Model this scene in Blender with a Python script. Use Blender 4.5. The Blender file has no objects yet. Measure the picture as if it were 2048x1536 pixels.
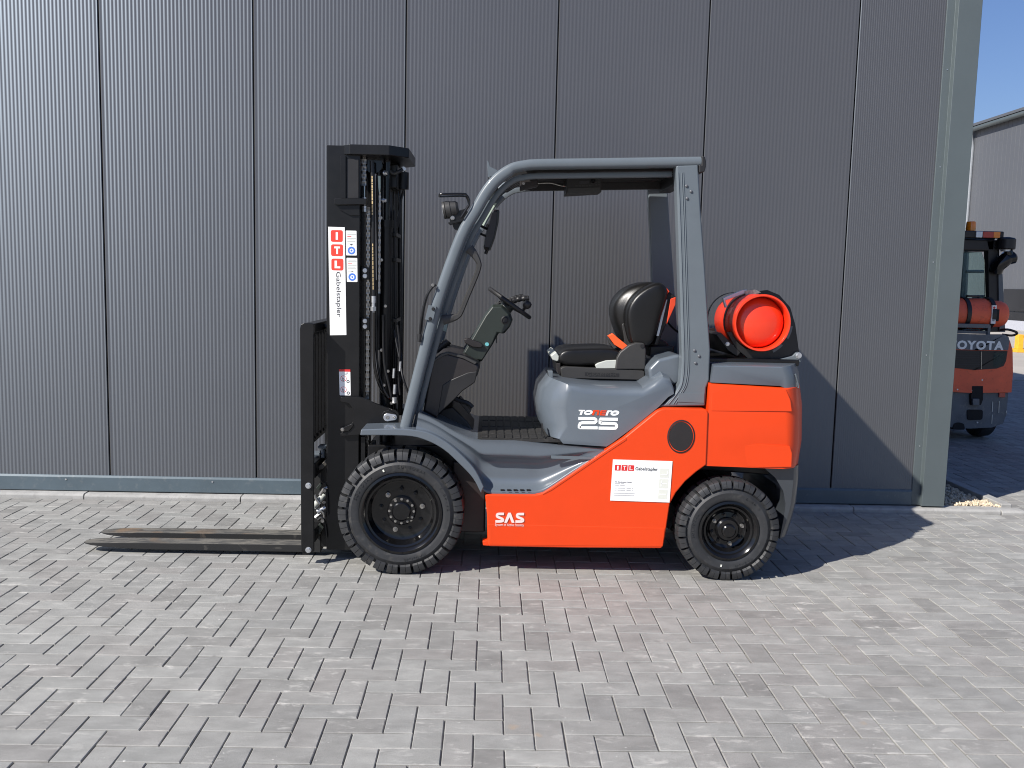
import bpy, bmesh, math, random
import numpy as np
from mathutils import Vector, Matrix

random.seed(7)
scene = bpy.context.scene
COL = scene.collection
R_ = math.radians

# ------------------------------------------------------------------ camera
FPX, YAW, PITCH, ROLL = 1827.4, -0.0257255, 0.1106540, -0.0231994
CAM = Vector((-0.07466, -2.88600, 1.49109))
_cy, _sy, _cp, _sp, _cr, _sr = (math.cos(YAW), math.sin(YAW), math.cos(PITCH), math.sin(PITCH), math.cos(ROLL), math.sin(ROLL))
_R0 = Vector((_cy, _sy, 0)); _F = Vector((-_sy * _cp, _cy * _cp, -_sp)); _D0 = _F.cross(_R0)
_R = _cr * _R0 + _sr * _D0; _D = -_sr * _R0 + _cr * _D0
cam_d = bpy.data.cameras.new('camera'); cam = bpy.data.objects.new('camera', cam_d); COL.objects.link(cam)
cam_d.sensor_width = 36.0; cam_d.lens = FPX / 2048 * 36.0; cam_d.clip_end = 2000; cam_d.clip_start = 0.05
cam.matrix_world = Matrix(((_R.x, -_D.x, -_F.x, CAM.x), (_R.y, -_D.y, -_F.y, CAM.y), (_R.z, -_D.z, -_F.z, CAM.z), (0, 0, 0, 1)))
scene.camera = cam

# ------------------------------------------------------------------ light
SUN_TO = Vector((1.0, 0.755, -1.01)).normalized()          # direction the sunlight travels
el = math.asin(-SUN_TO.z); az = math.atan2(-SUN_TO.x, -SUN_TO.y)
world = bpy.data.worlds.new('World'); scene.world = world; world.use_nodes = True
wn = world.node_tree; wn.nodes.clear()
sky = wn.nodes.new('ShaderNodeTexSky'); sky.sky_type = 'NISHITA'; sky.sun_disc = False
sky.sun_elevation = el; sky.sun_rotation = az; sky.air_density = 1.3; sky.dust_density = 0.8; sky.ozone_density = 3.0
bgn = wn.nodes.new('ShaderNodeBackground'); bgn.inputs['Strength'].default_value = 0.05
won = wn.nodes.new('ShaderNodeOutputWorld')
tint = wn.nodes.new('ShaderNodeMix'); tint.data_type = 'RGBA'; tint.blend_type = 'MULTIPLY'; tint.inputs[0].default_value = 1.0
tint.inputs[7].default_value = (1.0, 1.12, 1.55, 1)      # clear deep blue spring sky, the same all round
wn.links.new(sky.outputs[0], tint.inputs[6]); wn.links.new(tint.outputs[2], bgn.inputs[0]); wn.links.new(bgn.outputs[0], won.inputs[0])
sd = bpy.data.lights.new('sun', 'SUN'); sun = bpy.data.objects.new('sun', sd); COL.objects.link(sun)
sd.energy = 5.0; sd.angle = R_(0.55); sd.color = (1.0, 0.955, 0.89)
sun.rotation_euler = SUN_TO.to_track_quat('-Z', 'Y').to_euler(); sun.location = (-10, -8, 12)
scene.cycles.filter_width = 1.05
vs = scene.view_settings
vs.view_transform = 'Standard'; vs.look = 'None'; vs.gamma = 1; vs.exposure = 0.47; vs.use_curve_mapping = False

# ------------------------------------------------------------------ measuring helpers
def _ray(u, v):
    a, b = (u - 1024) / FPX, (v - 768) / FPX
    return _R * a + _D * b + _F
def P(u, v, y):                     # point at depth y of the traced elevation
    d = _ray(u, v); return CAM + d * ((y - CAM.y) / d.y)
def PX(u, v, x):
    d = _ray(u, v); return CAM + d * ((x - CAM.x) / d.x)
def PZ(u, v, z):
    d = _ray(u, v); return CAM + d * ((z - CAM.z) / d.z)
def S(pts, y):                      # list of traced points -> (x, z) outline at depth y
    return [(p.x, p.z) for p in (P(u, v, y) for u, v in pts)]
def XZ(u, v, y):
    p = P(u, v, y); return (p.x, p.z)

# ------------------------------------------------------------------ materials
def new_mat(name):
    m = bpy.data.materials.new(name); m.use_nodes = True
    nt = m.node_tree; b = nt.nodes['Principled BSDF']
    return m, nt, b
def N(nt, t, **kw):
    n = nt.nodes.new(t)
    for k, v in kw.items(): setattr(n, k, v)
    return n
def math_node(nt, op, a, b=None, clamp=False):
    n = N(nt, 'ShaderNodeMath', operation=op, use_clamp=clamp)
    for i, s in enumerate((a, b)):
        if s is None: continue
        if isinstance(s, (int, float)): n.inputs[i].default_value = s
        else: nt.links.new(s, n.inputs[i])
    return n.outputs[0]
def mixc(nt, fac, a, b, blend='MIX'):
    n = N(nt, 'ShaderNodeMix', data_type='RGBA', blend_type=blend)
    for idx, s in ((0, fac), (6, a), (7, b)):
        if isinstance(s, (int, float)): n.inputs[idx].default_value = s
        elif isinstance(s, tuple): n.inputs[idx].default_value = (*s, 1)
        else: nt.links.new(s, n.inputs[idx])
    return n.outputs[2]
def ramp(nt, src, stops):
    n = N(nt, 'ShaderNodeValToRGB'); cr = n.color_ramp
    while len(cr.elements) < len(stops): cr.elements.new(0.5)
    for e, (p, c) in zip(cr.elements, stops):
        e.position = p; e.color = (c, c, c, 1) if isinstance(c, (int, float)) else (*c, 1)
    nt.links.new(src, n.inputs[0]); return n.outputs[0]
def noise(nt, vec, scale, detail=4, rough=0.55, dist=0):
    n = N(nt, 'ShaderNodeTexNoise'); n.inputs['Scale'].default_value = scale; n.inputs['Detail'].default_value = detail
    n.inputs['Roughness'].default_value = rough; n.inputs['Distortion'].default_value = dist
    nt.links.new(vec, n.inputs['Vector']); return n.outputs[0]
def pos(nt): return N(nt, 'ShaderNodeNewGeometry').outputs['Position']
def scaled(nt, vec, s):
    n = N(nt, 'ShaderNodeVectorMath', operation='MULTIPLY'); nt.links.new(vec, n.inputs[0]); n.inputs[1].default_value = s
    return n.outputs[0]
def bump(nt, b, h, strength, dist=0.002):
    n = N(nt, 'ShaderNodeBump'); n.inputs['Strength'].default_value = strength; n.inputs['Distance'].default_value = dist
    nt.links.new(h, n.inputs['Height']); nt.links.new(n.outputs[0], b.inputs['Normal'])

def plain(name, col, rough=0.5, metal=0.0, coat=0.0, spec=0.5, var=0.08, vscale=9.0, bumps=0.0, bscale=300, rvar=0.12, coat_rough=0.06, wear=None, wear_amt=0.6):
    m, nt, b = new_mat(name)
    p = pos(nt)
    n1 = noise(nt, p, vscale, 5)
    f = ramp(nt, n1, [(0.3, 0.0), (0.7, 1.0)])
    dark = tuple(c * (1 - var) for c in col); lite = tuple(min(1, c * (1 + var)) for c in col)
    c = mixc(nt, f, dark, lite)
    if wear:
        n2 = noise(nt, p, 26, 8, 0.65)
        c = mixc(nt, math_node(nt, 'MULTIPLY', ramp(nt, n2, [(0.56, 0.0), (0.68, 1.0)]), wear_amt), c, wear)
    nt.links.new(c, b.inputs['Base Color'])
    r = math_node(nt, 'MULTIPLY_ADD', noise(nt, p, vscale * 3.1, 6, 0.6), rvar)
    r.node.inputs[2].default_value = rough - rvar * 0.5
    nt.links.new(r, b.inputs['Roughness'])
    b.inputs['Metallic'].default_value = metal
    b.inputs['Coat Weight'].default_value = coat; b.inputs['Coat Roughness'].default_value = coat_rough
    b.inputs['Specular IOR Level'].default_value = spec
    if bumps: bump(nt, b, noise(nt, p, bscale, 3), bumps)
    return m

M = {}
M['orange'] = plain('orange paint', (0.70, 0.050, 0.0035), 0.42, spec=0.35, coat=0.2, var=0.02, coat_rough=0.1, bumps=0.03, bscale=500)
M['grey'] = plain('slate grey paint', (0.098, 0.117, 0.138), 0.36, coat=0.55, var=0.04, coat_rough=0.05, bumps=0.03, bscale=500)
M['bumper'] = plain('shade darkened grey paint', (0.042, 0.048, 0.055), 0.38, coat=0.4, var=0.08)  # grey body paint, darkened for a part turned away from the sun
M['pillar'] = plain('slate grey frame paint', (0.118, 0.138, 0.154), 0.36, spec=0.3, coat=0.22, var=0.04, coat_rough=0.06, bumps=0.05, bscale=260)
M['black'] = plain('black mast paint', (0.0075, 0.0075, 0.008), 0.33, spec=0.32, coat=0.06, var=0.25)
M['blackgloss'] = plain('gloss black paint', (0.005, 0.005, 0.0055), 0.16, coat=0.3, spec=0.35, var=0.2)
M['dark'] = plain('dark plastic', (0.013, 0.0125, 0.013), 0.45, var=0.2, bumps=0.15, bscale=700)
M['cowl'] = plain('brown black plastic', (0.019, 0.016, 0.016), 0.42, var=0.12, bumps=0.12, bscale=800)
M['olive'] = plain('olive grey plastic', (0.020, 0.026, 0.022), 0.4, var=0.1, bumps=0.1, bscale=800)
M['rubber'] = plain('tyre rubber', (0.024, 0.025, 0.027), 0.55, var=0.25, vscale=14, bumps=0.2, bscale=420, wear=(0.085, 0.080, 0.072), wear_amt=0.45)
M['hose'] = plain('black hose', (0.009, 0.009, 0.01), 0.35, var=0.15)
M['steel'] = plain('zinc plated steel', (0.62, 0.63, 0.64), 0.35, metal=0.9, var=0.12, vscale=60)
M['rod'] = plain('bright steel', (0.5, 0.52, 0.53), 0.18, metal=1.0, var=0.1)
M['fork'] = plain('worn fork steel', (0.075, 0.068, 0.058), 0.45, metal=0.25, var=0.5, vscale=11, wear=(0.20, 0.12, 0.055), wear_amt=0.55)
M['chain'] = plain('oiled chain steel', (0.36, 0.345, 0.32), 0.30, metal=0.85, var=0.35, vscale=90)
M['leather'] = plain('black seat vinyl', (0.0065, 0.0062, 0.0062), 0.34, spec=0.35, var=0.15, coat=0.12, coat_rough=0.25, bumps=0.25, bscale=500)
M['seatgrey'] = plain('pale grey plastic', (0.46, 0.48, 0.44), 0.5, var=0.05)
M['seatplas'] = plain('charcoal plastic', (0.032, 0.031, 0.030), 0.5, var=0.1, bumps=0.15, bscale=600)
M['seatorange'] = plain('orange seat fabric', (0.62, 0.05, 0.012), 0.75, var=0.12, bumps=0.3, bscale=400)
M['belt'] = plain('orange belt webbing', (0.85, 0.095, 0.015), 0.7, var=0.08, bumps=0.3, bscale=600)
M['mat'] = plain('rubber floor mat', (0.020, 0.019, 0.018), 0.65, var=0.25, bumps=0.2, bscale=200, wear=(0.07, 0.063, 0.055), wear_amt=0.5)
M['tank'] = plain('red orange gas bottle paint', (0.76, 0.040, 0.010), 0.33, coat=0.4, var=0.05, coat_rough=0.12, bumps=0.04, bscale=200)
M['white'] = plain('white sticker', (0.82, 0.82, 0.80), 0.45, var=0.02)
M['cream'] = plain('pale cream print', (0.66, 0.67, 0.60), 0.5, var=0.02)
M['red'] = plain('red print', (0.62, 0.025, 0.025), 0.45, var=0.03)
M['redorange'] = plain('bright red print', (0.80, 0.05, 0.03), 0.45, var=0.03)
M['blue'] = plain('blue print', (0.07, 0.19, 0.62), 0.45, var=0.03)
M['ink'] = plain('dark ink', (0.03, 0.03, 0.035), 0.5, var=0.03)
M['greyink'] = plain('grey ink', (0.25, 0.25, 0.27), 0.5, var=0.03)
M['gold'] = plain('gold hose lettering', (0.62, 0.47, 0.24), 0.5, var=0.3, vscale=120)
M['logo'] = plain('silver white lettering', (0.80, 0.83, 0.82), 0.35, var=0.02)
M['pinkink'] = plain('pale lettering', (0.80, 0.62, 0.58), 0.4, var=0.03)
M['wall'] = plain('anthracite sheet metal', (0.063, 0.061, 0.059), 0.55, spec=0.10, var=0.035, vscale=1.7, rvar=0.06)
M['walldark'] = plain('panel joint', (0.008, 0.008, 0.009), 0.8)
wm = M['wall']; nt = wm.node_tree; b = nt.nodes['Principled BSDF']
gl = N(nt, 'ShaderNodeBsdfGlossy', distribution='BECKMANN'); gl.inputs['Color'].default_value = (0.068, 0.082, 0.100, 1); gl.inputs['Roughness'].default_value = 0.47; gl.inputs['Anisotropy'].default_value = 0.33
tg = N(nt, 'ShaderNodeCombineXYZ'); tg.inputs[0].default_value = 1.0; nt.links.new(tg.outputs[0], gl.inputs['Tangent'])   # rolling direction of the sheet runs up the panel
ad = N(nt, 'ShaderNodeAddShader'); nt.links.new(b.outputs[0], ad.inputs[0]); nt.links.new(gl.outputs[0], ad.inputs[1]); nt.links.new(ad.outputs[0], nt.nodes['Material Output'].inputs['Surface'])
M['trim'] = plain('grey green folded metal', (0.092, 0.112, 0.117), 0.45, metal=0.12, var=0.05, vscale=3)
M['flash'] = plain('blue grey flashing', (0.085, 0.115, 0.135), 0.42, metal=0.15, var=0.08, vscale=6, wear=(0.22, 0.23, 0.23), wear_amt=0.25)
M['kerb'] = plain('kerb concrete', (0.33, 0.325, 0.31), 0.85, var=0.16, vscale=12, bumps=0.5, bscale=160, wear=(0.20, 0.19, 0.18), wear_amt=0.5)
M['concrete'] = plain('yard concrete', (0.40, 0.37, 0.33), 0.85, var=0.1, vscale=0.6, bumps=0.2, bscale=30)
M['asphalt'] = plain('asphalt', (0.10, 0.10, 0.11), 0.9, var=0.12, vscale=2)
M['sand'] = plain('joint sand', (0.30, 0.275, 0.24), 0.95, var=0.25, vscale=40, bumps=0.6, bscale=500)
M['gravel'] = plain('cream gravel', (0.60, 0.50, 0.36), 0.85, var=0.3, vscale=50)
M['hall'] = plain('light grey sheet metal', (0.104, 0.109, 0.120), 0.5, metal=0.1, var=0.05, vscale=0.4)
M['hallwhite'] = plain('white painted plinth', (0.42, 0.43, 0.47), 0.6, var=0.05)
M['halldark'] = plain('black panel', (0.018, 0.018, 0.020), 0.5, var=0.2, vscale=0.8)
M['zinc'] = plain('zinc downpipe', (0.62, 0.65, 0.68), 0.4, metal=0.5, var=0.08)
M['amber'] = plain('amber lens', (0.85, 0.24, 0.012), 0.2, coat=0.8, var=0.1)
M['redlens'] = plain('red lens', (0.45, 0.015, 0.012), 0.2, coat=0.8, var=0.1)
M['yellow'] = plain('yellow paint', (0.80, 0.43, 0.035), 0.45, var=0.1)
M['oldorange'] = plain('weathered orange paint', (0.82, 0.135, 0.058), 0.5, var=0.12, vscale=6, wear=(0.30, 0.07, 0.04), wear_amt=0.4)
M['oldgrey'] = plain('scuffed grey paint', (0.12, 0.135, 0.15), 0.55, var=0.2, vscale=5, wear=(0.32, 0.30, 0.26), wear_amt=0.35)
M['teal'] = plain('teal label', (0.16, 0.48, 0.50), 0.4, var=0.1)
M['greensticker'] = plain('pale green coating', (0.42, 0.50, 0.42), 0.5, var=0.05)
m, nt, b = new_mat('tinted glass'); M['glass'] = m
b.inputs['Base Color'].default_value = (0.55, 0.72, 0.68, 1); b.inputs['Roughness'].default_value = 0.03
b.inputs['Transmission Weight'].default_value = 0.95; b.inputs['IOR'].default_value = 1.1

# fork blades: black paint on the sides, worn through to dirty steel on the load faces
m, nt, b = new_mat('fork blade paint'); M['forkblade'] = m; p = pos(nt)
nz = N(nt, 'ShaderNodeSeparateXYZ'); nt.links.new(N(nt, 'ShaderNodeNewGeometry').outputs['True Normal'], nz.inputs[0])
n1 = noise(nt, scaled(nt, p, (1.0, 3.0, 1.0)), 9, 7, 0.65, 0.6); n2 = noise(nt, p, 3.1, 3)
dirt = ramp(nt, n1, [(0.30, (0.03, 0.029, 0.028)), (0.47, (0.085, 0.080, 0.071)), (0.62, (0.16, 0.148, 0.125)), (0.72, (0.07, 0.062, 0.052))])
dirt = mixc(nt, ramp(nt, n2, [(0.60, 0.0), (0.70, 0.55)]), dirt, (0.20, 0.115, 0.05))
edge = math_node(nt, 'ADD', ramp(nt, nz.outputs[2], [(0.35, 0.0), (0.8, 1.0)]), math_node(nt, 'MULTIPLY', ramp(nt, n1, [(0.60, 0.0), (0.68, 1.0)]), 0.35), clamp=True)
nt.links.new(mixc(nt, edge, (0.009, 0.009, 0.009), dirt), b.inputs['Base Color']); b.inputs['Roughness'].default_value = 0.62
bump(nt, b, n1, 0.2, 0.002)
def paver_material(name, per_object):
    m, nt, b = new_mat(name); p = pos(nt)
    rnd = N(nt, 'ShaderNodeObjectInfo').outputs['Random'] if per_object else N(nt, 'ShaderNodeNewGeometry').outputs['Random Per Island']
    base = ramp(nt, rnd, [(0.0, (0.222, 0.218, 0.206)), (0.25, (0.288, 0.288, 0.272)), (0.5, (0.258, 0.250, 0.236)), (0.75, (0.312, 0.311, 0.293)), (1.0, (0.250, 0.249, 0.237))])
    big = noise(nt, p, 0.55, 3)
    base = mixc(nt, 0.55, base, ramp(nt, big, [(0.3, (0.42, 0.42, 0.42)), (0.7, (0.58, 0.57, 0.56))]), 'OVERLAY')
    mid = noise(nt, scaled(nt, p, (0.55, 1.0, 1.0)), 14, 6, 0.6)
    base = mixc(nt, 0.75, base, ramp(nt, mid, [(0.3, 0.39), (0.7, 0.61)]), 'OVERLAY')
    fine = noise(nt, p, 260, 4, 0.7)
    base = mixc(nt, 0.7, base, ramp(nt, fine, [(0.25, 0.36), (0.75, 0.64)]), 'OVERLAY')
    # lime bloom: whitish smears, stretched along x
    e1 = noise(nt, scaled(nt, p, (0.55, 1.5, 1.0)), 15, 10, 0.74, 0.5)
    e2 = noise(nt, p, 1.3, 2)
    ef = math_node(nt, 'MULTIPLY', ramp(nt, e1, [(0.555, 0.0), (0.645, 1.0)]), ramp(nt, e2, [(0.40, 0.22), (0.60, 1.0)]))
    base = mixc(nt, math_node(nt, 'MULTIPLY', ef, 0.8), base, (0.50, 0.485, 0.45))
    sp = noise(nt, p, 55, 2, 0.5)
    base = mixc(nt, ramp(nt, sp, [(0.735, 0.0), (0.765, 0.85)]), base, (0.60, 0.585, 0.55))
    dk = noise(nt, p, 7.3, 3, 0.5)
    base = mixc(nt, ramp(nt, dk, [(0.74, 0.0), (0.80, 0.55)]), base, (0.11, 0.10, 0.10))
    # two rust coloured stains
    for cx, cy_, rr in [(PZ(u_, v_, 0).x, PZ(u_, v_, 0).y, r_) for u_, v_, r_ in ((1027, 1453, .018), (1075, 1470, .014), (1728, 1447, .010))]:
        d = N(nt, 'ShaderNodeVectorMath', operation='DISTANCE'); nt.links.new(p, d.inputs[0]); d.inputs[1].default_value = (cx, cy_, 0)
        dd = math_node(nt, 'ADD', d.outputs['Value'], math_node(nt, 'MULTIPLY', noise(nt, p, 40, 4), 0.05))
        f = ramp(nt, dd, [(rr * 0.8, 1.0), (rr + 0.03, 0.0)])
        base = mixc(nt, math_node(nt, 'MULTIPLY', f, 0.5), base, (0.46, 0.29, 0.14))
    nt.links.new(base, b.inputs['Base Color'])
    b.inputs['Roughness'].default_value = 0.72; b.inputs['Specular IOR Level'].default_value = 0.35
    bump(nt, b, math_node(nt, 'ADD', fine, math_node(nt, 'MULTIPLY', mid, 0.8)), 0.35, 0.003)
    return m
M['paver_one'] = paver_material('paving stone concrete', True)
M['paver_many'] = paver_material('paving stones concrete', False)

# ------------------------------------------------------------------ object helpers
def thing(name, label, cat, loc=(0, 0, 0), group=None):
    o = bpy.data.objects.new(name, None); COL.objects.link(o); o.location = loc; o.empty_display_size = 0.2
    o['label'] = label; o['category'] = cat
    if group: o['group'] = group
    return o
def structure(name, label=None):
    o = bpy.data.objects.new(name, None); COL.objects.link(o); o['kind'] = 'structure'
    if label: o['label'] = label
    return o
def attach(o, parent):
    if parent is None: return
    o.parent = parent
    if parent.type == 'EMPTY' and parent.parent is None:
        o.matrix_parent_inverse = Matrix.Translation(-Vector(parent.location))
def obj(name, bm, mat, parent=None, bevel=0, seg=2, smooth=35, subsurf=0, label=None, kind=None):
    if isinstance(bm, bpy.types.Mesh): me = bm
    else:
        bmesh.ops.recalc_face_normals(bm, faces=bm.faces)
        me = bpy.data.meshes.new(name); bm.to_mesh(me); bm.free()
    me.polygons.foreach_set('use_smooth', [True] * len(me.polygons))
    if not bevel and not subsurf: me.set_sharp_from_angle(angle=R_(smooth))
    o = bpy.data.objects.new(name, me); COL.objects.link(o)
    if not me.materials: me.materials.append(M[mat] if isinstance(mat, str) else mat)
    if bevel:
        md = o.modifiers.new('bevel', 'BEVEL'); md.width = bevel; md.segments = seg; md.limit_method = 'ANGLE'; md.angle_limit = R_(28); md.harden_normals = True
    if subsurf:
        md = o.modifiers.new('sub', 'SUBSURF'); md.levels = subsurf; md.render_levels = subsurf
    attach(o, parent)
    if label: o['label'] = label
    if kind: o['kind'] = kind
    return o

def prism(pts, y0, y1, bm=None):                 # outline in (x,z), thickness along y
    bm = bm or bmesh.new()
    a = [bm.verts.new((x, y0, z)) for x, z in pts]; b = [bm.verts.new((x, y1, z)) for x, z in pts]
    n = len(pts)
    bm.faces.new(a); bm.faces.new(b[::-1])
    for i in range(n): bm.faces.new((a[i], b[i], b[(i + 1) % n], a[(i + 1) % n]))
    return bm
def slab(pts, z0, z1, bm=None):                  # outline in (x,y), thickness along z
    bm = bm or bmesh.new()
    a = [bm.verts.new((x, y, z0)) for x, y in pts]; b = [bm.verts.new((x, y, z1)) for x, y in pts]
    n = len(pts); bm.faces.new(a); bm.faces.new(b[::-1])
    for i in range(n): bm.faces.new((a[i], b[i], b[(i + 1) % n], a[(i + 1) % n]))
    return bm
def box(x0, x1, y0, y1, z0, z1, bm=None):
    return slab([(x0, y0), (x1, y0), (x1, y1), (x0, y1)], z0, z1, bm)
def loft(rings, bm=None, cap=True, closed=True):  # rings of 3-D points, same count
    bm = bm or bmesh.new()
    vr = [[bm.verts.new(p) for p in r] for r in rings]; n = len(rings[0])
    for a, b in zip(vr, vr[1:]):
        for i in range(n if closed else n - 1):
            bm.faces.new((a[i], a[(i + 1) % n], b[(i + 1) % n], b[i]))
    if cap and closed:
        bm.faces.new(vr[0][::-1]); bm.faces.new(vr[-1])
    return bm
def loft_y(secs, bm=None):                       # [(y, [(x,z)...])...]
    return loft([[(x, y, z) for x, z in s] for y, s in secs], bm)
def catmull(pts, sub=6):
    pts = [Vector(p) for p in pts]
    if len(pts) < 3 or sub < 2: return pts
    out = []
    for i in range(len(pts) - 1):
        p0 = pts[max(0, i - 1)]; p1 = pts[i]; p2 = pts[i + 1]; p3 = pts[min(len(pts) - 1, i + 2)]
        for k in range(sub):
            t = k / sub
            out.append(0.5 * ((2 * p1) + (p2 - p0) * t + (2 * p0 - 5 * p1 + 4 * p2 - p3) * t * t + (-p0 + 3 * p1 - 3 * p2 + p3) * t ** 3))
    out.append(pts[-1]); return out
def tube(pts, r, seg=10, sub=6, bm=None, cap=True):
    ps = catmull(pts, sub); rings = []
    t0 = (ps[1] - ps[0]).normalized(); ref = Vector((0, 1, 0)) if abs(t0.y) < 0.9 else Vector((1, 0, 0))
    nrm = (ref - t0 * ref.dot(t0)).normalized()
    for i, p in enumerate(ps):
        t = (ps[min(i + 1, len(ps) - 1)] - ps[max(i - 1, 0)]).normalized()
        nrm = (nrm - t * nrm.dot(t)).normalized(); bi = t.cross(nrm)
        rr = r[i * (len(r) - 1) // max(1, len(ps) - 1)] if isinstance(r, (list, tuple)) else r
        rings.append([p + (nrm * math.cos(2 * math.pi * k / seg) + bi * math.sin(2 * math.pi * k / seg)) * rr for k in range(seg)])
    return loft(rings, bm, cap)
def cyl(c, axis, r, h, seg=24, bm=None, r2=None, ch=0):
    axis = Vector(axis).normalized(); c = Vector(c)
    ref = Vector((0, 0, 1)) if abs(axis.z) < 0.9 else Vector((1, 0, 0))
    a = axis.cross(ref).normalized(); b = axis.cross(a)
    prof = [(r, 0), (r2 if r2 is not None else r, h)]
    if ch: prof = [(r - ch, 0), (r, ch), (r, h - ch), (r - ch, h)]
    rings = [[c + axis * hh + (a * math.cos(2 * math.pi * k / seg) + b * math.sin(2 * math.pi * k / seg)) * rr for k in range(seg)] for rr, hh in prof]
    return loft(rings, bm)
def lathe_y(cx, cz, prof, seg=64, bm=None, cap=True):   # prof: (radius, y)
    rings = [[(cx + r * math.cos(2 * math.pi * k / seg), y, cz + r * math.sin(2 * math.pi * k / seg)) for k in range(seg)] for r, y in prof]
    return loft(rings, bm, cap)
def lathe_z(cx, cy, prof, seg=24, bm=None):
    rings = [[(cx + r * math.cos(2 * math.pi * k / seg), cy + r * math.sin(2 * math.pi * k / seg), z) for k in range(seg)] for r, z in prof]
    return loft(rings, bm)
def bar(p, q, w, h, bm=None, up=(0, 1, 0)):       # rectangular bar from p to q
    p, q = Vector(p), Vector(q); t = (q - p).normalized(); u = Vector(up); u = (u - t * u.dot(t)).normalized(); v = t.cross(u)
    return loft([[c + u * (w / 2 * a) + v * (h / 2 * b) for a, b in ((-1, -1), (1, -1), (1, 1), (-1, 1))] for c in (p, q)], bm)
def hexbolt(c, axis, r, h, bm=None):
    bm = cyl(c, axis, r * 1.35, h * 0.3, 16, bm); c = Vector(c) + Vector(axis).normalized() * h * 0.3
    bm = cyl(c, axis, r, h * 0.7, 6, bm); return bm
def round_poly(pts, r, seg=4):
    out = []; n = len(pts)
    for i in range(n):
        p = Vector(pts[i]); a = Vector(pts[i - 1]) - p; b = Vector(pts[(i + 1) % n]) - p
        rr = min(r, a.length * 0.45, b.length * 0.45)
        A = p + a.normalized() * rr; B = p + b.normalized() * rr
        for k in range(seg + 1):
            t = k / seg; q = A * (1 - t) ** 2 + p * 2 * t * (1 - t) + B * t * t
            out.append((q.x, q.y))
    return out
def rrect(x0, x1, z0, z1, r, seg=4): return round_poly([(x0, z0), (x1, z0), (x1, z1), (x0, z1)], r, seg)
def inset(poly, d):
    cx = sum(p[0] for p in poly) / len(poly); cz = sum(p[1] for p in poly) / len(poly)
    out = []
    for x, z in poly:
        v = Vector((x - cx, z - cz)); l = v.length; v = v * ((l - d) / l) if l > d else v * 0.2
        out.append((cx + v.x, cz + v.y))
    return out
def text_mesh(s, size, align='LEFT', shear=0, extrude=0.0004, spacing=1.0, offset=0.0):
    cu = bpy.data.curves.new('txt', 'FONT'); cu.body = s; cu.size = size; cu.align_x = align; cu.shear = shear
    cu.extrude = extrude; cu.space_character = spacing; cu.resolution_u = 3; cu.offset = offset
    o = bpy.data.objects.new('txt', cu); COL.objects.link(o)
    dg = bpy.context.evaluated_depsgraph_get(); me = bpy.data.meshes.new_from_object(o.evaluated_get(dg))
    bpy.data.objects.remove(o); bpy.data.curves.remove(cu)
    me.materials.clear()
    return me
def place_text(name, s, size, origin, mat, parent, ex=(1, 0, 0), ez=(0, 0, 1), width=None, height=None, align='LEFT', shear=0, spacing=1.0, offset=0.0, label=None):
    me = text_mesh(s, size, align, shear, spacing=spacing, offset=offset)
    co = np.zeros(len(me.vertices) * 3); me.vertices.foreach_get('co', co); co = co.reshape(-1, 3)
    if width: 
        w = co[:, 0].max() - co[:, 0].min(); co[:, 0] = (co[:, 0] - co[:, 0].min()) * width / w
    if height:
        h = co[:, 1].max() - co[:, 1].min(); co[:, 1] = (co[:, 1] - co[:, 1].min()) * height / h
    ex, ez, o3 = np.array(ex), np.array(ez), np.array(origin); en = np.cross(ex, ez)
    wv = o3 + co[:, :1] * ex + co[:, 1:2] * ez + co[:, 2:3] * en
    me.vertices.foreach_set('co', wv.ravel()); me.update()
    return obj(name, me, mat, parent, label=label)

# =================================================================== SETTING
WALL = 3.18
# ---- far ground
bm = bmesh.new(); box(-600, 600, -600, 600, -0.06, -0.05, bm); g = obj('ground', bm, 'concrete'); g['kind'] = 'structure'

# ---- paved yard, herringbone of separate stones
yard = structure('paved_yard')
sandbm = bmesh.new()
for x0, x1, y0, y1 in ((-9, 3.45, -4.0, 3.11), (3.45, 12.0, -4.0, 12.68)):
    vsn = [sandbm.verts.new(p) for p in ((x0, y0, -0.0075), (x1, y0, -0.0075), (x1, y1, -0.0075), (x0, y1, -0.0075))]; sandbm.faces.new(vsn)
obj('joint_sand', sandbm, 'sand', yard, kind='stuff')
GAP = 0.0021
def cell_in(i, j):
    x, y = i * 0.1, j * 0.1
    if -8.0 <= x < 3.35 and -2.6 <= y < 3.05: return True
    if 3.35 <= x < 11.5 and -2.6 <= y < 12.6: return True
    return False
def cell_ok(i, j):
    if not cell_in(i, j): return False
    if 31 <= j: return i >= 36
    return True
stones = []
for i in range(-82, 116):
    for j in range(-28, 127):
        k = (i + j) % 4
        if k == 2:
            a, b2 = cell_ok(i, j), cell_ok(i + 1, j)
            if a or b2: stones.append((i + (0 if a else 1), j, (1 if a else 0) + (1 if b2 else 0), 1))
        elif k == 0:
            a, b2 = cell_ok(i, j), cell_ok(i, j + 1)
            if a or b2: stones.append((i, j + (0 if a else 1), 1, (1 if a else 0) + (1 if b2 else 0)))
def screen(p):
    d = Vector(p) - CAM; z = d.dot(_F)
    if z < 0.2: return None
    return 1024 + FPX * d.dot(_R) / z, 768 + FPX * d.dot(_D) / z, z
def vis_area(s):
    i, j, w, h = s; c = screen((0.1 * (i + w / 2), 0.1 * (j + h / 2), 0))
    if c is None or not (-40 < c[0] < 2088 and 0 < c[1] < 1590): return 0
    d = c[2]; return w * h / d ** 3
order = sorted(range(len(stones)), key=lambda k: -vis_area(stones[k])); near = set(order[:300])
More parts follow.
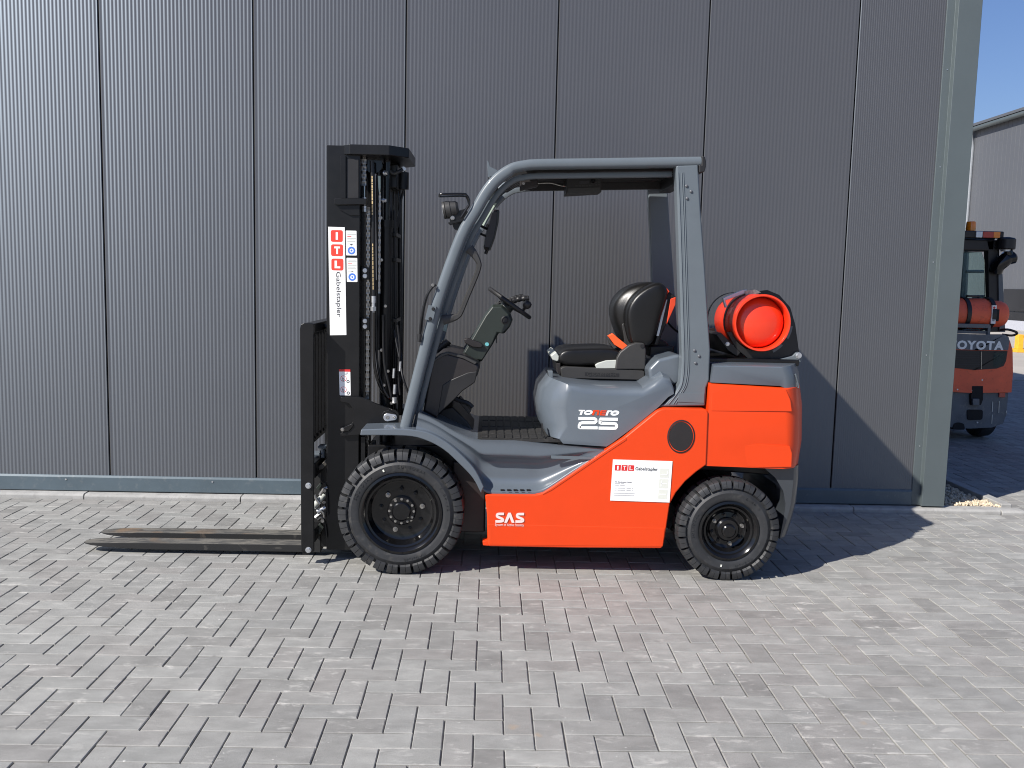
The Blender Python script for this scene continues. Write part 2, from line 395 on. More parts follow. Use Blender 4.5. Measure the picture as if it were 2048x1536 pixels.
def stone_geom(x0, x1, y0, y1, zt, tx, ty, rnd):
    c = 0.0027; zb = -0.02
    def top(x, y): return zt + tx * (x - (x0 + x1) / 2) + ty * (y - (y0 + y1) / 2)
    j = lambda: rnd.uniform(-0.0006, 0.0006)
    o = [(x0 + j(), y0 + j()), (x1 + j(), y0 + j()), (x1 + j(), y1 + j()), (x0 + j(), y1 + j())]
    n = [(x0 + c, y0 + c), (x1 - c, y0 + c), (x1 - c, y1 - c), (x0 + c, y1 - c)]
    v = [(x, y, zb) for x, y in o] + [(x, y, top(x, y) - c * 0.8) for x, y in o] + [(x, y, top(x, y)) for x, y in n]
    f = [(8, 9, 10, 11)]
    for q in range(4):
        r = (q + 1) % 4; f += [(4 + q, 4 + r, 8 + r, 8 + q), (q, r, 4 + r, 4 + q)]
    return v, f
rnd = random.Random(3); V, F = [], []
protos = {}
def stone_proto(w, h, k):
    if (w, h, k) not in protos:
        a, b2 = w * 0.05, h * 0.05
        v, f = stone_geom(-a + GAP, a - GAP, -b2 + GAP, b2 - GAP, 0, rnd.uniform(-.006, .006), rnd.uniform(-.006, .006), rnd)
        me = bpy.data.meshes.new('paving_stone'); me.from_pydata(v, [], f); me.materials.append(M['paver_one']); protos[(w, h, k)] = me
    return protos[(w, h, k)]
for k, (i, j, w, h) in enumerate(stones):
    jx, jy = rnd.uniform(-.0008, .0008), rnd.uniform(-.0006, .0006)
    if k in near:
        o = bpy.data.objects.new('paving_stone', stone_proto(w, h, rnd.randrange(10))); COL.objects.link(o)
        o.location = (0.1 * (i + w / 2) + jx, 0.1 * (j + h / 2) + jy, rnd.uniform(-.0012, .0012)); o.rotation_euler.z = rnd.uniform(-.004, .004); o.parent = yard
    else:
        v, f = stone_geom(i * .1 + GAP + jx, (i + w) * .1 - GAP + jx, j * .1 + GAP + jy, (j + h) * .1 - GAP + jy, rnd.uniform(-.0012, .0012), rnd.uniform(-.006, .006), rnd.uniform(-.006, .006), rnd)
        n0 = len(V); V += v; F += [tuple(n0 + q for q in ff) for ff in f]
me = bpy.data.meshes.new('paving_stones'); me.from_pydata(V, [], F); me.materials.append(M['paver_many'])
o = bpy.data.objects.new('paving_stones', me); COL.objects.link(o); o.parent = yard; o['kind'] = 'stuff'

# ---- kerb along the wall
kerb = structure('kerb')
x = PZ(153, 1000, 0.02).x - 1.03 * 7
kprof = [(3.106, -0.05), (3.106, 0.020), (3.112, 0.030), (3.124, 0.034), (3.20, 0.036), (3.20, -0.05)]
def kerb_stone(xa, xb, prof=kprof):
    bm = bmesh.new(); dz = rnd.uniform(-.002, .002); dy = rnd.uniform(-.002, .002)
    loft([[(xx, y + dy, z + dz) for y, z in prof] for xx in (xa, xa + .003, xb - .003, xb)] if False else [[(xx, y + dy, z + dz) for y, z in prof] for xx in (xa, xb)], bm)
    return obj('kerb_stone', bm, 'kerb', kerb, bevel=0.003, seg=2)
while x < 3.2:
    kerb_stone(x + 0.003, min(x + 1.027, 3.42)); x += 1.03
xx = 3.17
kerb_stone(xx + .26, xx + .42, [(y, z - .006) for y, z in kprof])
# kerb edging of the side road, running back along the gravel bed
kx = PZ(1990, 1006, 0.03).x
for k in range(9):
    y0 = 3.24 + k * 1.03; bm = bmesh.new(); box(kx, kx + 0.075, y0, y0 + 1.022, -0.05, 0.045 + rnd.uniform(-.003, .003), bm)
    obj('kerb_stone', bm, 'kerb', kerb, bevel=0.008, seg=2)
for k in range(9):
    bm = bmesh.new(); box(3.4 + k * 1.03, 3.4 + k * 1.03 + 1.022, 12.68, 13.2, -0.05, 0.02 + rnd.uniform(-.002, .002), bm); obj('kerb_stone', bm, 'kerb', kerb, bevel=0.008)

# ---- gravel bed beside the building
bm = bmesh.new(); rg = random.Random(5)
for k in range(2600):
    gx = rg.uniform(3.06, kx - 0.01); gy = 3.22 + rg.random() ** 1.7 * 4.5
    s = rg.uniform(0.007, 0.017); hgt = 0.012 + 0.03 * max(0, 1 - (gy - 3.2) / 0.45) * math.sin(math.pi * (gx - 3.03) / (kx - 3.0)) 
    mt = Matrix.Translation((gx, gy, hgt + rg.uniform(-.012, .006))) @ Matrix.Rotation(rg.uniform(0, 6), 4, Vector((rg.random(), rg.random(), rg.random() + .1)).normalized()) @ Matrix.Diagonal((s, s * rg.uniform(.6, 1), s * rg.uniform(.5, .8), 1))
    bmesh.ops.create_icosphere(bm, subdivisions=1, radius=1, matrix=mt)
o = obj('gravel', bm, 'gravel'); o['kind'] = 'stuff'; o['label'] = 'cream gravel filling the strip beside the building corner'
bm = bmesh.new(); box(3.03, kx, 3.2, 12.5, -0.05, 0.004, bm); o = obj('gravel_bed', bm, 'sand'); o['kind'] = 'structure'

# ---- warehouse the forklift stands in front of
wh = thing('warehouse', 'large anthracite metal clad warehouse with vertical ribbed panels behind the orange forklift', 'building', (-2.0, 3.5, 0))
H = 7.2; PW = 0.973; SEAM0 = 2.272
def panel_profile(w):
    pts = [(0.0035, 0.022), (0.0035, 0.004), (0.0075, 0.0)]; n = 40; pitch = (w - 0.015) / n; x = 0.0075; d = 0.00075
    for k in range(n):
        if k: pts.append((x, 0.0))
        pts += [(x + pitch * .38, 0.0), (x + pitch * .52, d), (x + pitch * .86, d)]
        x += pitch
    pts += [(w - 0.0075, 0.0), (w - 0.0035, 0.004), (w - 0.0035, 0.022)]
    return pts
def wall_panel(x0, w, name='wall_panel'):
    pr = panel_profile(w); bm = bmesh.new()
    loft([[(x0 + a, WALL + d, z) for a, d in pr] for z in (0.132, H)], bm, cap=False, closed=False)
    return obj(name, bm, 'wall', wh, smooth=20)
xs = [SEAM0 - PW * k for k in range(0, 12)]
for xx in xs[1:]: wall_panel(xx, PW)
wall_panel(SEAM0, 0.60)
bm = bmesh.new(); box(-9.4, 3.025, WALL + 0.015, 20, 0.03, H - .02, bm); obj('wall_core', bm, 'walldark', wh)
bm = bmesh.new(); loft([[(xx, y, z) for y, z in ((WALL + .014, 0.150), (WALL - .004, 0.146), (WALL - .010, 0.133), (WALL - .012, 0.045), (WALL - .006, 0.040), (WALL + .014, 0.040))] for xx in (-9.4, 2.83)], bm)
obj('base_flashing', bm, 'flash', wh, smooth=20)
bm = bmesh.new()
for xs_ in np.arange(-8.7, 2.8, 0.97): cyl((xs_, WALL - .010, 0.118), (0, -1, 0), 0.006, 0.004, 10, bm)
obj('flashing_screws', bm, 'steel', wh, kind='stuff')
tx0, tx1, tx2 = 2.832, 2.885, 3.042
bm = bmesh.new()
tp = [(tx0, WALL + .012), (tx0, WALL - .006), (tx1, WALL - .008), (tx1 + .002, WALL - .046), (tx2, WALL - .046), (tx2, 3.40), (tx2 - .02, 3.40), (tx2 - .02, WALL + .012)]
slab(tp, 0.042, H + .03, bm); obj('corner_trim', bm, 'trim', wh, bevel=0.003, seg=2)
bm = bmesh.new()
for zz in np.arange(0.45, 7, 0.62): cyl((2.862, WALL - .0065, zz), (0, -1, 0), 0.004, 0.003, 8, bm)
obj('trim_screws', bm, 'steel', wh, kind='stuff')
bm = bmesh.new(); box(-9.4, 3.02, WALL - .01, 20.05, H + .0, H + .10, bm); obj('roof', bm, 'trim', wh)
for k in range(16):
    bm = bmesh.new(); y0 = 3.405 + k * 1.03; box(3.028, 3.040, y0, y0 + 1.022, 0.05, H - .02, bm); obj('wall_panel', bm, 'wall', wh, bevel=.003)

# ---- far hall on the right
hall = thing('background_hall', 'tall light grey hall with gutter and white downpipe beyond the parked red forklift', 'building', (24, 30, 0))
HX = 22.8
ge = PX(1947, 262, HX)                                # eave at the far corner
hy = ge.y; hz = ge.z
bm = bmesh.new()
ny = int(hy - 9)
pr = []
for k in range(ny * 3):
    y0 = hy - k / 3
    pr += [(HX, y0), (HX, y0 - .31), (HX + .015, y0 - .318)]
loft([[(a, b2, z) for a, b2 in pr] for z in (0.35, hz)], bm, cap=False, closed=False); obj('wall', bm, 'hall', hall, smooth=20)
bm = bmesh.new(); box(HX + .03, HX + 26, 9, hy - .02, -.05, hz - .05, bm); obj('wall_core', bm, 'hall', hall)
bm = bmesh.new(); box(HX - .03, HX + .02, 9, hy + .02, -.05, .36, bm); obj('plinth', bm, 'hallwhite', hall)
bm = bmesh.new(); loft([[(HX - .35, y, hz + .12), (HX + 13, y, hz + 1.5), (HX + 13, y, hz + 1.6), (HX - .35, y, hz + .24)] for y in (9, hy + .25)], bm); obj('roof', bm, 'hall', hall)
bm = bmesh.new(); tube([(HX - .22, 9, hz + .02), (HX - .22, hy + .25, hz + .02)], .12, 12, 1, bm); obj('gutter', bm, 'trim', hall)
bm = bmesh.new(); tube([(HX - .22, hy - .1, hz - .05), (HX - .2, hy - .1, hz - .35), (HX - .12, hy - .1, hz - .8), (HX - .12, hy - .1, 0)], .15, 12, 1, bm); obj('downpipe', bm, 'zinc', hall)
bm = bmesh.new()
for zz in np.arange(1, hz, 2.2): cyl((HX - .12, hy - .1, zz), (0, 0, 1), .14, .06, 12, bm)
obj('pipe_clamps', bm, 'zinc', hall, kind='stuff')
dd = PX(2010, 578, HX); db = PX(2008, 648, HX)
for k in range(3):
    y1 = dd.y - k * 3.3; 
    zm = PX(2010, 622, HX).z
    for z0, z1 in ((.37, zm - .02), (zm + .02, dd.z)):
        bm = bmesh.new(); box(HX - .06, HX - .005, y1 - 3.25, y1, z0, z1, bm); obj('dark_panel', bm, 'halldark', hall, bevel=.01)

# ---- yellow steel rack in the sun
rk = PZ(2036, 700, 0); yr = thing('steel_barrier', 'low yellow steel barrier standing on sunny concrete far right', 'barrier', rk)
for k in range(2):
    bm = bmesh.new(); box(rk.x - .06 + k * 1.3, rk.x + .08 + k * 1.3, rk.y - .09, rk.y + .09, .03, .42, bm); obj('post', bm, 'yellow', yr, bevel=.01)
    bm = bmesh.new(); box(rk.x - .2 + k * 1.3, rk.x + .45 + k * 1.3, rk.y - .3, rk.y + .3, -.05, .03, bm); obj('base_plate', bm, 'yellow', yr, bevel=.01)
bm = bmesh.new(); box(rk.x + .082, rk.x + 1.238, rk.y - .03, rk.y + .03, .33, .38, bm); obj('rail', bm, 'oldorange', yr, bevel=.01)

# =================================================================== FORKLIFT
C = 2.11
fk = thing('forklift', 'orange and slate grey counterbalance forklift parked side on with forks lowered on the paving', 'forklift', (0.35, C, 0))
MC = C
def mir(y): return 2 * MC - y

# ---- wheels
def arc_text(parent, s, cx, cz, r, a_mid, y, size, mat, sgn=1):
    bm = bmesh.new(); step = size * 0.86 / r
    for k, ch in enumerate(s):
        if ch == ' ': continue
        a = a_mid - (k - (len(s) - 1) / 2) * step
        me = text_mesh(ch, size, 'CENTER', extrude=0.0024)
        ex = Vector((math.sin(a), 0, -math.cos(a))); ez = Vector((math.cos(a), 0, math.sin(a))); o3 = Vector((cx, y, cz)) + ez * r
        vs_ = [bm.verts.new(o3 + ex * v.co.x + ez * v.co.y + Vector((0, -1, 0)) * v.co.z) for v in me.vertices]
        for f in me.polygons:
            try: bm.faces.new([vs_[q] for q in f.vertices])
            except ValueError: pass
        bpy.data.meshes.remove(me)
    return obj('tyre_lettering', bm, mat, parent)
def wheel(cx, yo, R, rim, w, nlug, words, sgn, front):
    # sgn=+1: outer face looks to -y (near side)
    root = bpy.data.objects.new('wheel', None); COL.objects.link(root); attach(root, fk)
    Y = lambda d: yo + sgn * d
    rl = R - 0.047 if front else R - 0.043
    bm = lathe_y(cx, R, [(rim - .012, Y(.03)), (rim, Y(.012)), (rim + .012, Y(.004)), (rim + .03, Y(.002)), (rl - .022, Y(.0)), (rl - .012, Y(.006)), (rl - .004, Y(.012)), (rl + .012, Y(.018)), (R - .030, Y(.035)),
                          (R - .030, Y(w - .035)), (rl, Y(w - .012)), (rim + .02, Y(w)), (rim - .012, Y(w - .03))], 96, None, False)
    # lug blocks
    for k in range(nlug):
        a0 = 2 * math.pi * k / nlug + 0.06; span = 2 * math.pi / nlug
        for (f0, f1, near_side) in ((0.0, 0.385, 1), (0.415, 0.80, 1), (0.5, 1.30, 0)):
            ya, yb = (0.0, w * .47) if near_side else (w * .53, w)
            rings = []
            for q in range(4):
                a = a0 + span * (f0 + (f1 - f0) * q / 3)
                if near_side: prof = [(rl - .004, .008), (rl + .004, -.0015), (R - .016, .001), (R - .005, .008), (R, .020), (R, yb), (R - .03, yb), (R - .03, .04), (rl, .03)]
                else: prof = [(R - .03, ya), (R, ya), (R, yb - .02), (R - .012, yb - .002), (rl, yb - .006), (rl, yb - .05)]
                sk = 0.10 * span
                rings.append([(cx + r * math.cos(a + sk * (yy / w)), Y(yy), R + r * math.sin(a + sk * (yy / w))) for r, yy in prof])
            loft(rings, bm)
    obj('tyre', bm, 'rubber', root, smooth=28)
    for t, am in words: arc_text(root, t, cx, R, rl - .036 - .002, am, Y(.001), .022 if front else .019, 'rubber')
    dp = .075 if front else .05
    bm = lathe_y(cx, R, [(rim - .012, Y(.03)), (rim + .004, Y(.006)), (rim + .006, Y(.000)), (rim - .006, Y(-.003)), (rim - .014, Y(.004)), (rim - .024, Y(.018)), (rim - .034, Y(.022)), (rim - .048, Y(dp)),
                          (rim - .062, Y(dp + .006)), (.062, Y(dp + .002)), (.060, Y(dp + .0)), (.001, Y(dp))], 72, None, False)
    obj('rim', bm, 'blackgloss', root, smooth=30)
    if front:
        bm = lathe_y(cx, R, [(.074, Y(dp + .004)), (.074, Y(dp - .015)), (.068, Y(dp - .02)), (.050, Y(dp - .02)), (.048, Y(dp - .034)), (.042, Y(dp - .039)), (.001, Y(dp - .040))], 48)
        nb, rb, hb = 9, .106, .062
    else:
        bm = lathe_y(cx, R, [(.062, Y(dp + .004)), (.060, Y(dp - .022)), (.052, Y(dp - .030)), (.036, Y(dp - .032)), (.034, Y(dp - .052)), (.028, Y(dp - .057)), (.001, Y(dp - .058))], 48)
        nb, rb, hb = 8, .078, 0
    obj('hub', bm, 'blackgloss', root, smooth=30)
    for k in range(nb):
        a = 2 * math.pi * (k + .3) / nb; bm = bmesh.new()
        hexbolt((cx + rb * math.cos(a), Y(dp + .002), R + rb * math.sin(a)), (0, -sgn, 0), .0095 if front else .0075, .02, bm)
        cyl((cx + rb * math.cos(a), Y(dp - .016), R + rb * math.sin(a)), (0, -sgn, 0), .006, .010, 12, bm)
        obj('wheel_nut', bm, 'chain' if k % 3 == 0 else 'blackgloss', root)  # every third nut in bright steel to stand for glints
    if hb:
        bm = bmesh.new()
        for k in range(12):
            a = 2 * math.pi * k / 12; hexbolt((cx + hb * math.cos(a), Y(dp - .02), R + hb * math.sin(a)), (0, -sgn, 0), .005, .006, bm)
        obj('hub_bolts', bm, 'steel' if False else 'chain', root, kind='stuff')
    bm = bmesh.new(); a = 1.95 if front else -1.75
    ez = Vector((math.cos(a), 0, math.sin(a))); ex = Vector((math.sin(a), 0, -math.cos(a))); c = Vector((cx, Y(-.0016), R)) + ez * (rl - .036)
    loft([[c + ex * .004 * sx + ez * .006 * sz + Vector((0, -sgn * d, 0)) for sx, sz in ((-1, -1), (1, -1), (1, 1), (-1, 1))] for d in (0, .001)], bm); obj('tyre_mark', bm, 'cream', root)
    return root
fx = P(801, 1022, 1.63).x; rx = P(1458.5, 1062, 1.61).x
RF, RR = 0.319, 0.262
wheel(fx, 1.632, RF, .203, .20, 27, (('SOLIDEAL', 2.55), ('7.00-12', .35), ('MAGNUM', -1.25), ('SOLIDEAL', 1.35)), 1, True)
wheel(fx, mir(1.632), RF, .203, .20, 27, (), -1, True)
wheel(rx, 1.612, RR, .148, .16, 25, (('SOLIDEAL', 3.0), ('6.00-9', .9), ('MAGNUM', -1.1)), 1, False)
wheel(rx, mir(1.612), RR, .148, .16, 25, (), -1, False)

# ---- chassis, axles
bm = bmesh.new(); cyl((fx, 1.80, RF), (0, 1, 0), .09, mir(1.80) - 1.80, 20, bm); cyl((fx, 2.0, RF), (0, 1, 0), .16, .4, 20, bm); obj('front_axle', bm, 'black', fk)
bm = bmesh.new(); box(rx - .06, rx + .06, 1.76, mir(1.76), RR - .07, RR + .08, bm); obj('rear_axle', bm, 'black', fk, bevel=.01)
ch = S([(725, 890), (880, 905), (950, 960), (975, 1000), (975, 1080), (1326, 1082), (1345, 1040), (1415, 930), (1560, 930), (1540, 960), (1420, 760), (1250, 860), (1090, 880), (960, 886), (850, 846), (728, 872)], 1.84)
bm = prism(S([(905, 905), (950, 935), (978, 995), (978, 1080), (1326, 1084), (1338, 1000), (1385, 905), (1400, 790), (1250, 860), (1090, 884), (965, 886), (905, 880)], 1.80), 1.80, mir(1.80))
obj('chassis', bm, 'black', fk, bevel=.01)
bm = prism(S([(735, 890), (930, 890), (940, 930), (735, 960)], 1.88), 1.88, mir(1.88)); obj('front_frame', bm, 'black', fk, bevel=.008)
bm = prism(S([(1385, 800), (1575, 800), (1590, 1000), (1560, 1010), (1545, 950), (1385, 940)], 1.84), 1.84, mir(1.84)); obj('rear_frame', bm, 'black', fk, bevel=.008)
bm = bmesh.new(); box(P(905, 960, 1.85).x, P(972, 960, 1.85).x, 1.84, 2.5, .17, .55, bm); obj('axle_guard', bm, 'cowl', fk, bevel=.01)

# ---- fender
fo = [(720, 871), (811, 872), (852, 881), (888, 900), (920, 929), (946, 957), (962, 987)]
fi = [(968, 974), (952, 942), (932, 918), (900, 889), (864, 868), (832, 860), (790, 857), (722, 859)]
fc = [(p.x, p.y) for p in catmull([(a, b2, 0) for a, b2 in fo], 4)] + [(p.x, p.y) for p in catmull([(a, b2, 0) for a, b2 in fi], 4)]
bm = prism(S(fc, 1.64), 1.64, 1.84); obj('fender', bm, 'grey', fk, bevel=.006, seg=3)
bm = prism([(x, z) for x, z in S(fc, 1.64)], mir(1.84), mir(1.64)); obj('fender', bm, 'grey', fk, bevel=.006, seg=3)

# ---- step panel between floor edge and orange side
pairs = [((837, 825), (831, 862)), ((850, 829), (848, 866)), ((867, 837), (866, 873)), ((884, 847), (886, 884)), ((900, 857), (905, 899)), ((926, 870), (935, 924)), ((944, 877), (952, 947)), ((953, 879), (960, 968)), ((963, 880), (968, 986)), ((980, 880), (985, 988)),
         ((1000, 880), (1004, 989)), ((1028, 881), (1042, 990)), ((1050, 883), (1064, 989)), ((1072, 886), (1083, 987)), ((1090, 888), (1099, 977)), ((1108, 889), (1112, 968)), ((1135, 891), (1140, 950)), ((1160, 893), (1164, 934)), ((1190, 896), (1192, 915)), ((1208, 898), (1210, 903))]
ts = [0, .06, .14, .22, .27, .31, .36, .46, .58, .70, .80, .86, .90, .95, 1.0]
def depth(t, L):
    k = min(1.0, max(0.0, (L - 25) / 75))
    if t < .06: d = -.004 * (1 - t / .06)
    elif t < .27: d = 0.0
    elif t < .80: 
        q = min(1, (t - .27) / .16); d = k * .062 * (q * q * (3 - 2 * q))
    else:
        q = (t - .80) / .12; q = min(1, q); d = k * .062 * (1 - q * q * (3 - 2 * q))
    return d
bm = bmesh.new(); rows = []
for (tu, tv), (bu, bv) in pairs:
    L = bv - tv; col = []
    for t in ts:
        y = 1.675 + depth(t, L); tt = t
        if L > 60 and t > .8: tt = .86 + (t - .8) * .7
        p = P(tu + (bu - tu) * tt, tv + (bv - tv) * tt, 1.675); col.append((p.x, y, p.z))
    rows.append(col)
loft([[(x_, y_, z_) for x_, y_, z_ in r] for r in rows], bm, cap=False, closed=False)
obj('step_panel', bm, 'grey', fk, subsurf=2)
bm = prism(S([(837, 826), (900, 858), (944, 878), (963, 881), (1028, 882), (1108, 890), (1208, 899), (1180, 905), (1100, 900), (955, 893), (890, 868), (838, 842)], 1.69), 1.69, mir(1.69)); obj('floor_plate', bm, 'grey', fk, bevel=.004)
bm = bmesh.new()
for k in range(5):
    for r in range(2):
        p = P(1004 + k * 13 + r * 3, 978 + r * 5, 1.70); loft([[(p.x + a, 1.676 + .0, p.z + c) for a, c in ((-.009, -.0022), (.009, -.0022), (.011, .0022), (-.007, .0022))], [(p.x + a, 1.690, p.z + c) for a, c in ((-.009, -.0022), (.009, -.0022), (.011, .0022), (-.007, .0022))]], bm)
obj('step_slots', bm, 'dark', fk, kind='stuff')
bm = prism(S(round_poly([(1102, 911), (1190, 914), (1184, 919), (1102, 917)], 3), 1.672), 1.671, 1.677); obj('trim_strip', bm, 'pillar', fk)
# far side sill
bm = prism(S([(944, 878), (1208, 898), (1090, 985), (970, 985)], 1.70), mir(1.72), mir(1.69)); obj('step_panel', bm, 'grey', fk, bevel=.004)

# ---- floor mat and toe board
zf = P(1028, 881, 1.69).z
bm = bmesh.new(); box(P(955, 880, 1.69).x, P(1150, 890, 1.75).x, 1.715, 2.50, zf - .01, zf + .004, bm); mat_o = obj('floor_mat', bm, 'mat', fk)
xm = P(955, 880, 1.69).x
for k in range(9):
    for y0, y1 in ((1.73, 1.83), (1.85, 2.06), (2.08, 2.28), (2.30, 2.48)):
        bm = bmesh.new(); box(xm + .02 + k * .042, xm + .052 + k * .042, y0, y1, zf + .004, zf + .009, bm); obj('mat_tread', bm, 'mat', mat_o, bevel=.0015)
tb = [XZ(837, 836, 1.72), XZ(958, 884, 1.72), XZ(958, 890, 1.72), XZ(837, 845, 1.72)]
bm = prism(tb, 1.715, 2.50); obj('toe_board', bm, 'mat', fk, bevel=.003)

# ---- orange side panels
so = [(970, 989), (1042, 990), (1068, 990), (1086, 986), (1102, 976), (1210, 902), (1247, 877), (1300, 834), (1314, 823), (1322, 819), (1330, 817), (1408, 818.5), (1414, 820), (1417, 826), (1413, 930), (1393, 944), (1371, 963), (1352, 986), (1340, 1008), (1333, 1055), (1327, 1090), (1323, 1097), (1150, 1096), (978, 1093), (975, 1088), (974, 1030)]
for ya, yb in ((1.655, 1.82), (mir(1.82), mir(1.655))):
    bm = prism(S(so, 1.655), ya, yb); obj('side_panel', bm, 'orange', fk, bevel=.009, seg=4)
bm = prism(S([(1086, 990), (1104, 981), (1216, 905), (1254, 880), (1252, 874), (1210, 902), (1102, 976), (1084, 987)], 1.653), 1.6525, 1.67); obj('edge_strip', bm, 'orange', fk, bevel=.0035, seg=2)
bm = prism(S([(975, 1048), (1331, 1056), (1326, 1094), (979, 1091)], 1.651), 1.6535, 1.67); obj('sill_band', bm, 'orange', fk, bevel=.004)
bm = prism(S([(965, 1083), (978, 1080), (978, 1092), (966, 1091)], 1.70), 1.70, 1.76); obj('jack_tab', bm, 'orange', fk, bevel=.003)
cc = P(1362, 873, 1.655)
bm = lathe_y(cc.x, cc.z, [(.079, 1.66), (.080, 1.6525), (.074, 1.651), (.073, 1.658), (.071, 1.657), (.068, 1.653), (.001, 1.652)], 48)
for v in bm.verts: v.co.z = cc.z + (v.co.z - cc.z) * 1.07; v.co.x = cc.x + (v.co.x - cc.x) * .88
obj('filler_cap', bm, 'cowl', fk, smooth=30)

# ---- counterweight (orange), rear cover (grey), rear bumper
def mirror_secs(secs): return secs + [(mir(y), s) for y, s in reversed(secs)]
def cw_sec(y, xr, top, ins, yref=1.66):
    pts = [XZ(1421, 767, 1.66), XZ(1412, 932, 1.66), XZ(1490, 935, 1.66)]
    zt, zb = P(1560, 776, 1.66).z, P(1560, 938, 1.66).z
    pts = [(pts[0][0], pts[0][1] - ins), (P(1417, 822, 1.66).x, P(1417, 822, 1.66).z), (P(1414, 890, 1.66).x, P(1414, 890, 1.66).z), pts[1], pts[2], (xr - .004, zb), (xr + .008, P(1600, 890, 1.66).z), (xr, P(1598, 822, 1.66).z), (xr - .02 - top, zt - ins), (P(1490, 771, 1.66).x, P(1490, 771, 1.66).z - ins)]
    return (y, pts)
e1, e2, e3 = P(1572, 880, 1.66).x, P(1592, 880, 1.71).x, P(1604, 880, 1.80).x
def sec_at(y, xr, ins, dband): return cw_sec(y, xr, 0.0, ins)
ux = lambda u, y: P(u, 880, y).x
secs = mirror_secs([sec_at(1.663, ux(1570, 1.66), .012, 0), sec_at(1.6655, ux(1577, 1.66), .007, 0), sec_at(1.675, ux(1584, 1.67), .003, 0), sec_at(1.70, ux(1592, 1.70), 0, 0), sec_at(1.74, ux(1597, 1.74), 0, 0), sec_at(1.80, ux(1600, 1.80), 0, 0), sec_at(1.90, ux(1600, 1.90), 0, 0)])
bm = loft_y(secs); obj('counterweight', bm, 'orange', fk, smooth=30)
# raised lower body line on the side
bm = bmesh.new(); fr = []
for (u, v, y) in ((1455, 893, 1.666), (1520, 889, 1.6605), (1580, 893, 1.656), (1584, 906, 1.656), (1583, 934, 1.657), (1520, 935, 1.6605), (1455, 932, 1.666)): fr.append(P(u, v, y))
loft([[q + Vector((0, .02, 0)) for q in fr], [q + Vector((0, .002, 0)) for q in fr], fr], bm); obj('body_bulge', bm, 'orange', fk, bevel=.008, seg=3)
bm = bmesh.new(); fr = [P(u, v, y) for u, v, y in ((1424, 770, 1.664), (1572, 779, 1.660), (1581, 800, 1.658), (1584, 823, 1.658), (1422, 822, 1.661))]
loft([[q + Vector((0, .02, 0)) for q in fr], [q + Vector((0, .002, 0)) for q in fr], fr], bm); obj('upper_band', bm, 'orange', fk, bevel=.007, seg=3)
def rc(y, xr, dz): 
    a = [XZ(1426, 730, 1.68), XZ(1422, 765, 1.68), XZ(1560, 772, 1.68)]
    zb, zt = P(1590, 772, 1.68).z, P(1590, 733, 1.68).z
    return (y, [(a[0][0] + .004, a[0][1] - dz), a[1], a[2], (xr - .03, zb + .002), (xr + .005, zb - .012), (xr - .002, (zt + zb) / 2), (xr - .022, zt - dz), (P(1500, 731, 1.68).x, P(1500, 731, 1.68).z - dz)])
r1 = P(1572, 750, 1.68).x
bm = loft_y(mirror_secs([rc(1.682, P(1570, 750, 1.68).x, .008), rc(1.685, P(1577, 750, 1.68).x, .004), rc(1.70, P(1586, 750, 1.70).x, .0), rc(1.73, P(1593, 750, 1.73).x, -.003), rc(1.80, P(1598, 750, 1.80).x, -.006), rc(1.95, P(1598, 750, 1.95).x, -.008)])); obj('rear_cover', bm, 'grey', fk, smooth=24)
bm = tube([P(1590, 748, 1.715), P(1592, 752, 1.715), P(1597, 772, 1.725), P(1596, 776, 1.725)], .004, 8); obj('cover_latch', bm, 'pillar', fk)
bu = [(1531, 940), (1603, 936), (1604, 925), (1602, 965), (1596, 1010), (1588, 1045), (1578, 1076), (1562, 1080), (1559, 1060), (1572, 1015), (1568, 985), (1553, 957)]
bu = [(1531, 938), (1603, 934), (1602, 965), (1597, 1010), (1588, 1045), (1577, 1077), (1561, 1080), (1569, 1040), (1573, 1010), (1568, 982), (1553, 957)]
def bsec(y, d): 
    s = S(bu, 1.70); xm_ = max(p[0] for p in s); return (y, [(x - d if i in (1, 2, 3, 4, 5) else x, z) for i, (x, z) in enumerate(s)])
bm = loft_y(mirror_secs([bsec(1.715, .035), bsec(1.73, .015), bsec(1.76, -.006), bsec(1.81, -.020), bsec(1.90, -.030)])); obj('rear_bumper', bm, 'bumper', fk, smooth=26)

# ---- engine hood (grey) under the seat
def hood(y, fx_, dz, dx2=0):
    q = [(1126, 887), (1096, 877), (1084, 852), (1080, 815), (1086, 784), (1104, 765), (1166, 772), (1210, 776), (1287, 777), (1310, 762), (1327, 750), (1342, 757), (1348, 772), (1336, 794), (1318, 813), (1270, 852), (1224, 886), (1213, 893)]
    s = S(q, 1.70); out = []
    for i, (x, z) in enumerate(s):
        if i in (1, 2, 3, 4, 5): x += fx_ * (0.45 if i == 1 else 0.8 if i == 5 else 1)
        if 5 <= i <= 12: z -= dz
        out.append((x, z))
    return (y, out)
bm = loft_y(mirror_secs([hood(1.6970, .135, .040), hood(1.699, .125, .030), hood(1.704, .112, .018), hood(1.716, .092, .007), hood(1.745, .055, -.003), hood(1.785, .022, -.008), hood(1.83, .004, -.011), hood(1.93, -.008, -.012)]))
obj('engine_hood', bm, 'grey', fk, smooth=32)
bm = prism(S([(1118, 888), (1213, 895), (1226, 888), (1320, 815), (1324, 818), (1228, 892), (1213, 900), (1110, 893)], 1.70), 1.705, 1.75); obj('hood_seal', bm, 'dark', fk)
bm = bmesh.new(); p = P(1083, 862, 1.78)
prism(rrect(p.x - .003, p.x + .003, p.z - .02, p.z + .045, .002), 1.735, 1.76, bm); obj('hood_slot', bm, 'dark', fk)
bm = prism(S([(1096, 742), (1106, 742), (1106, 757), (1101, 758), (1098, 752)], 1.86), 1.86, 1.93); obj('hood_latch', bm, 'pillar', fk, bevel=.003)
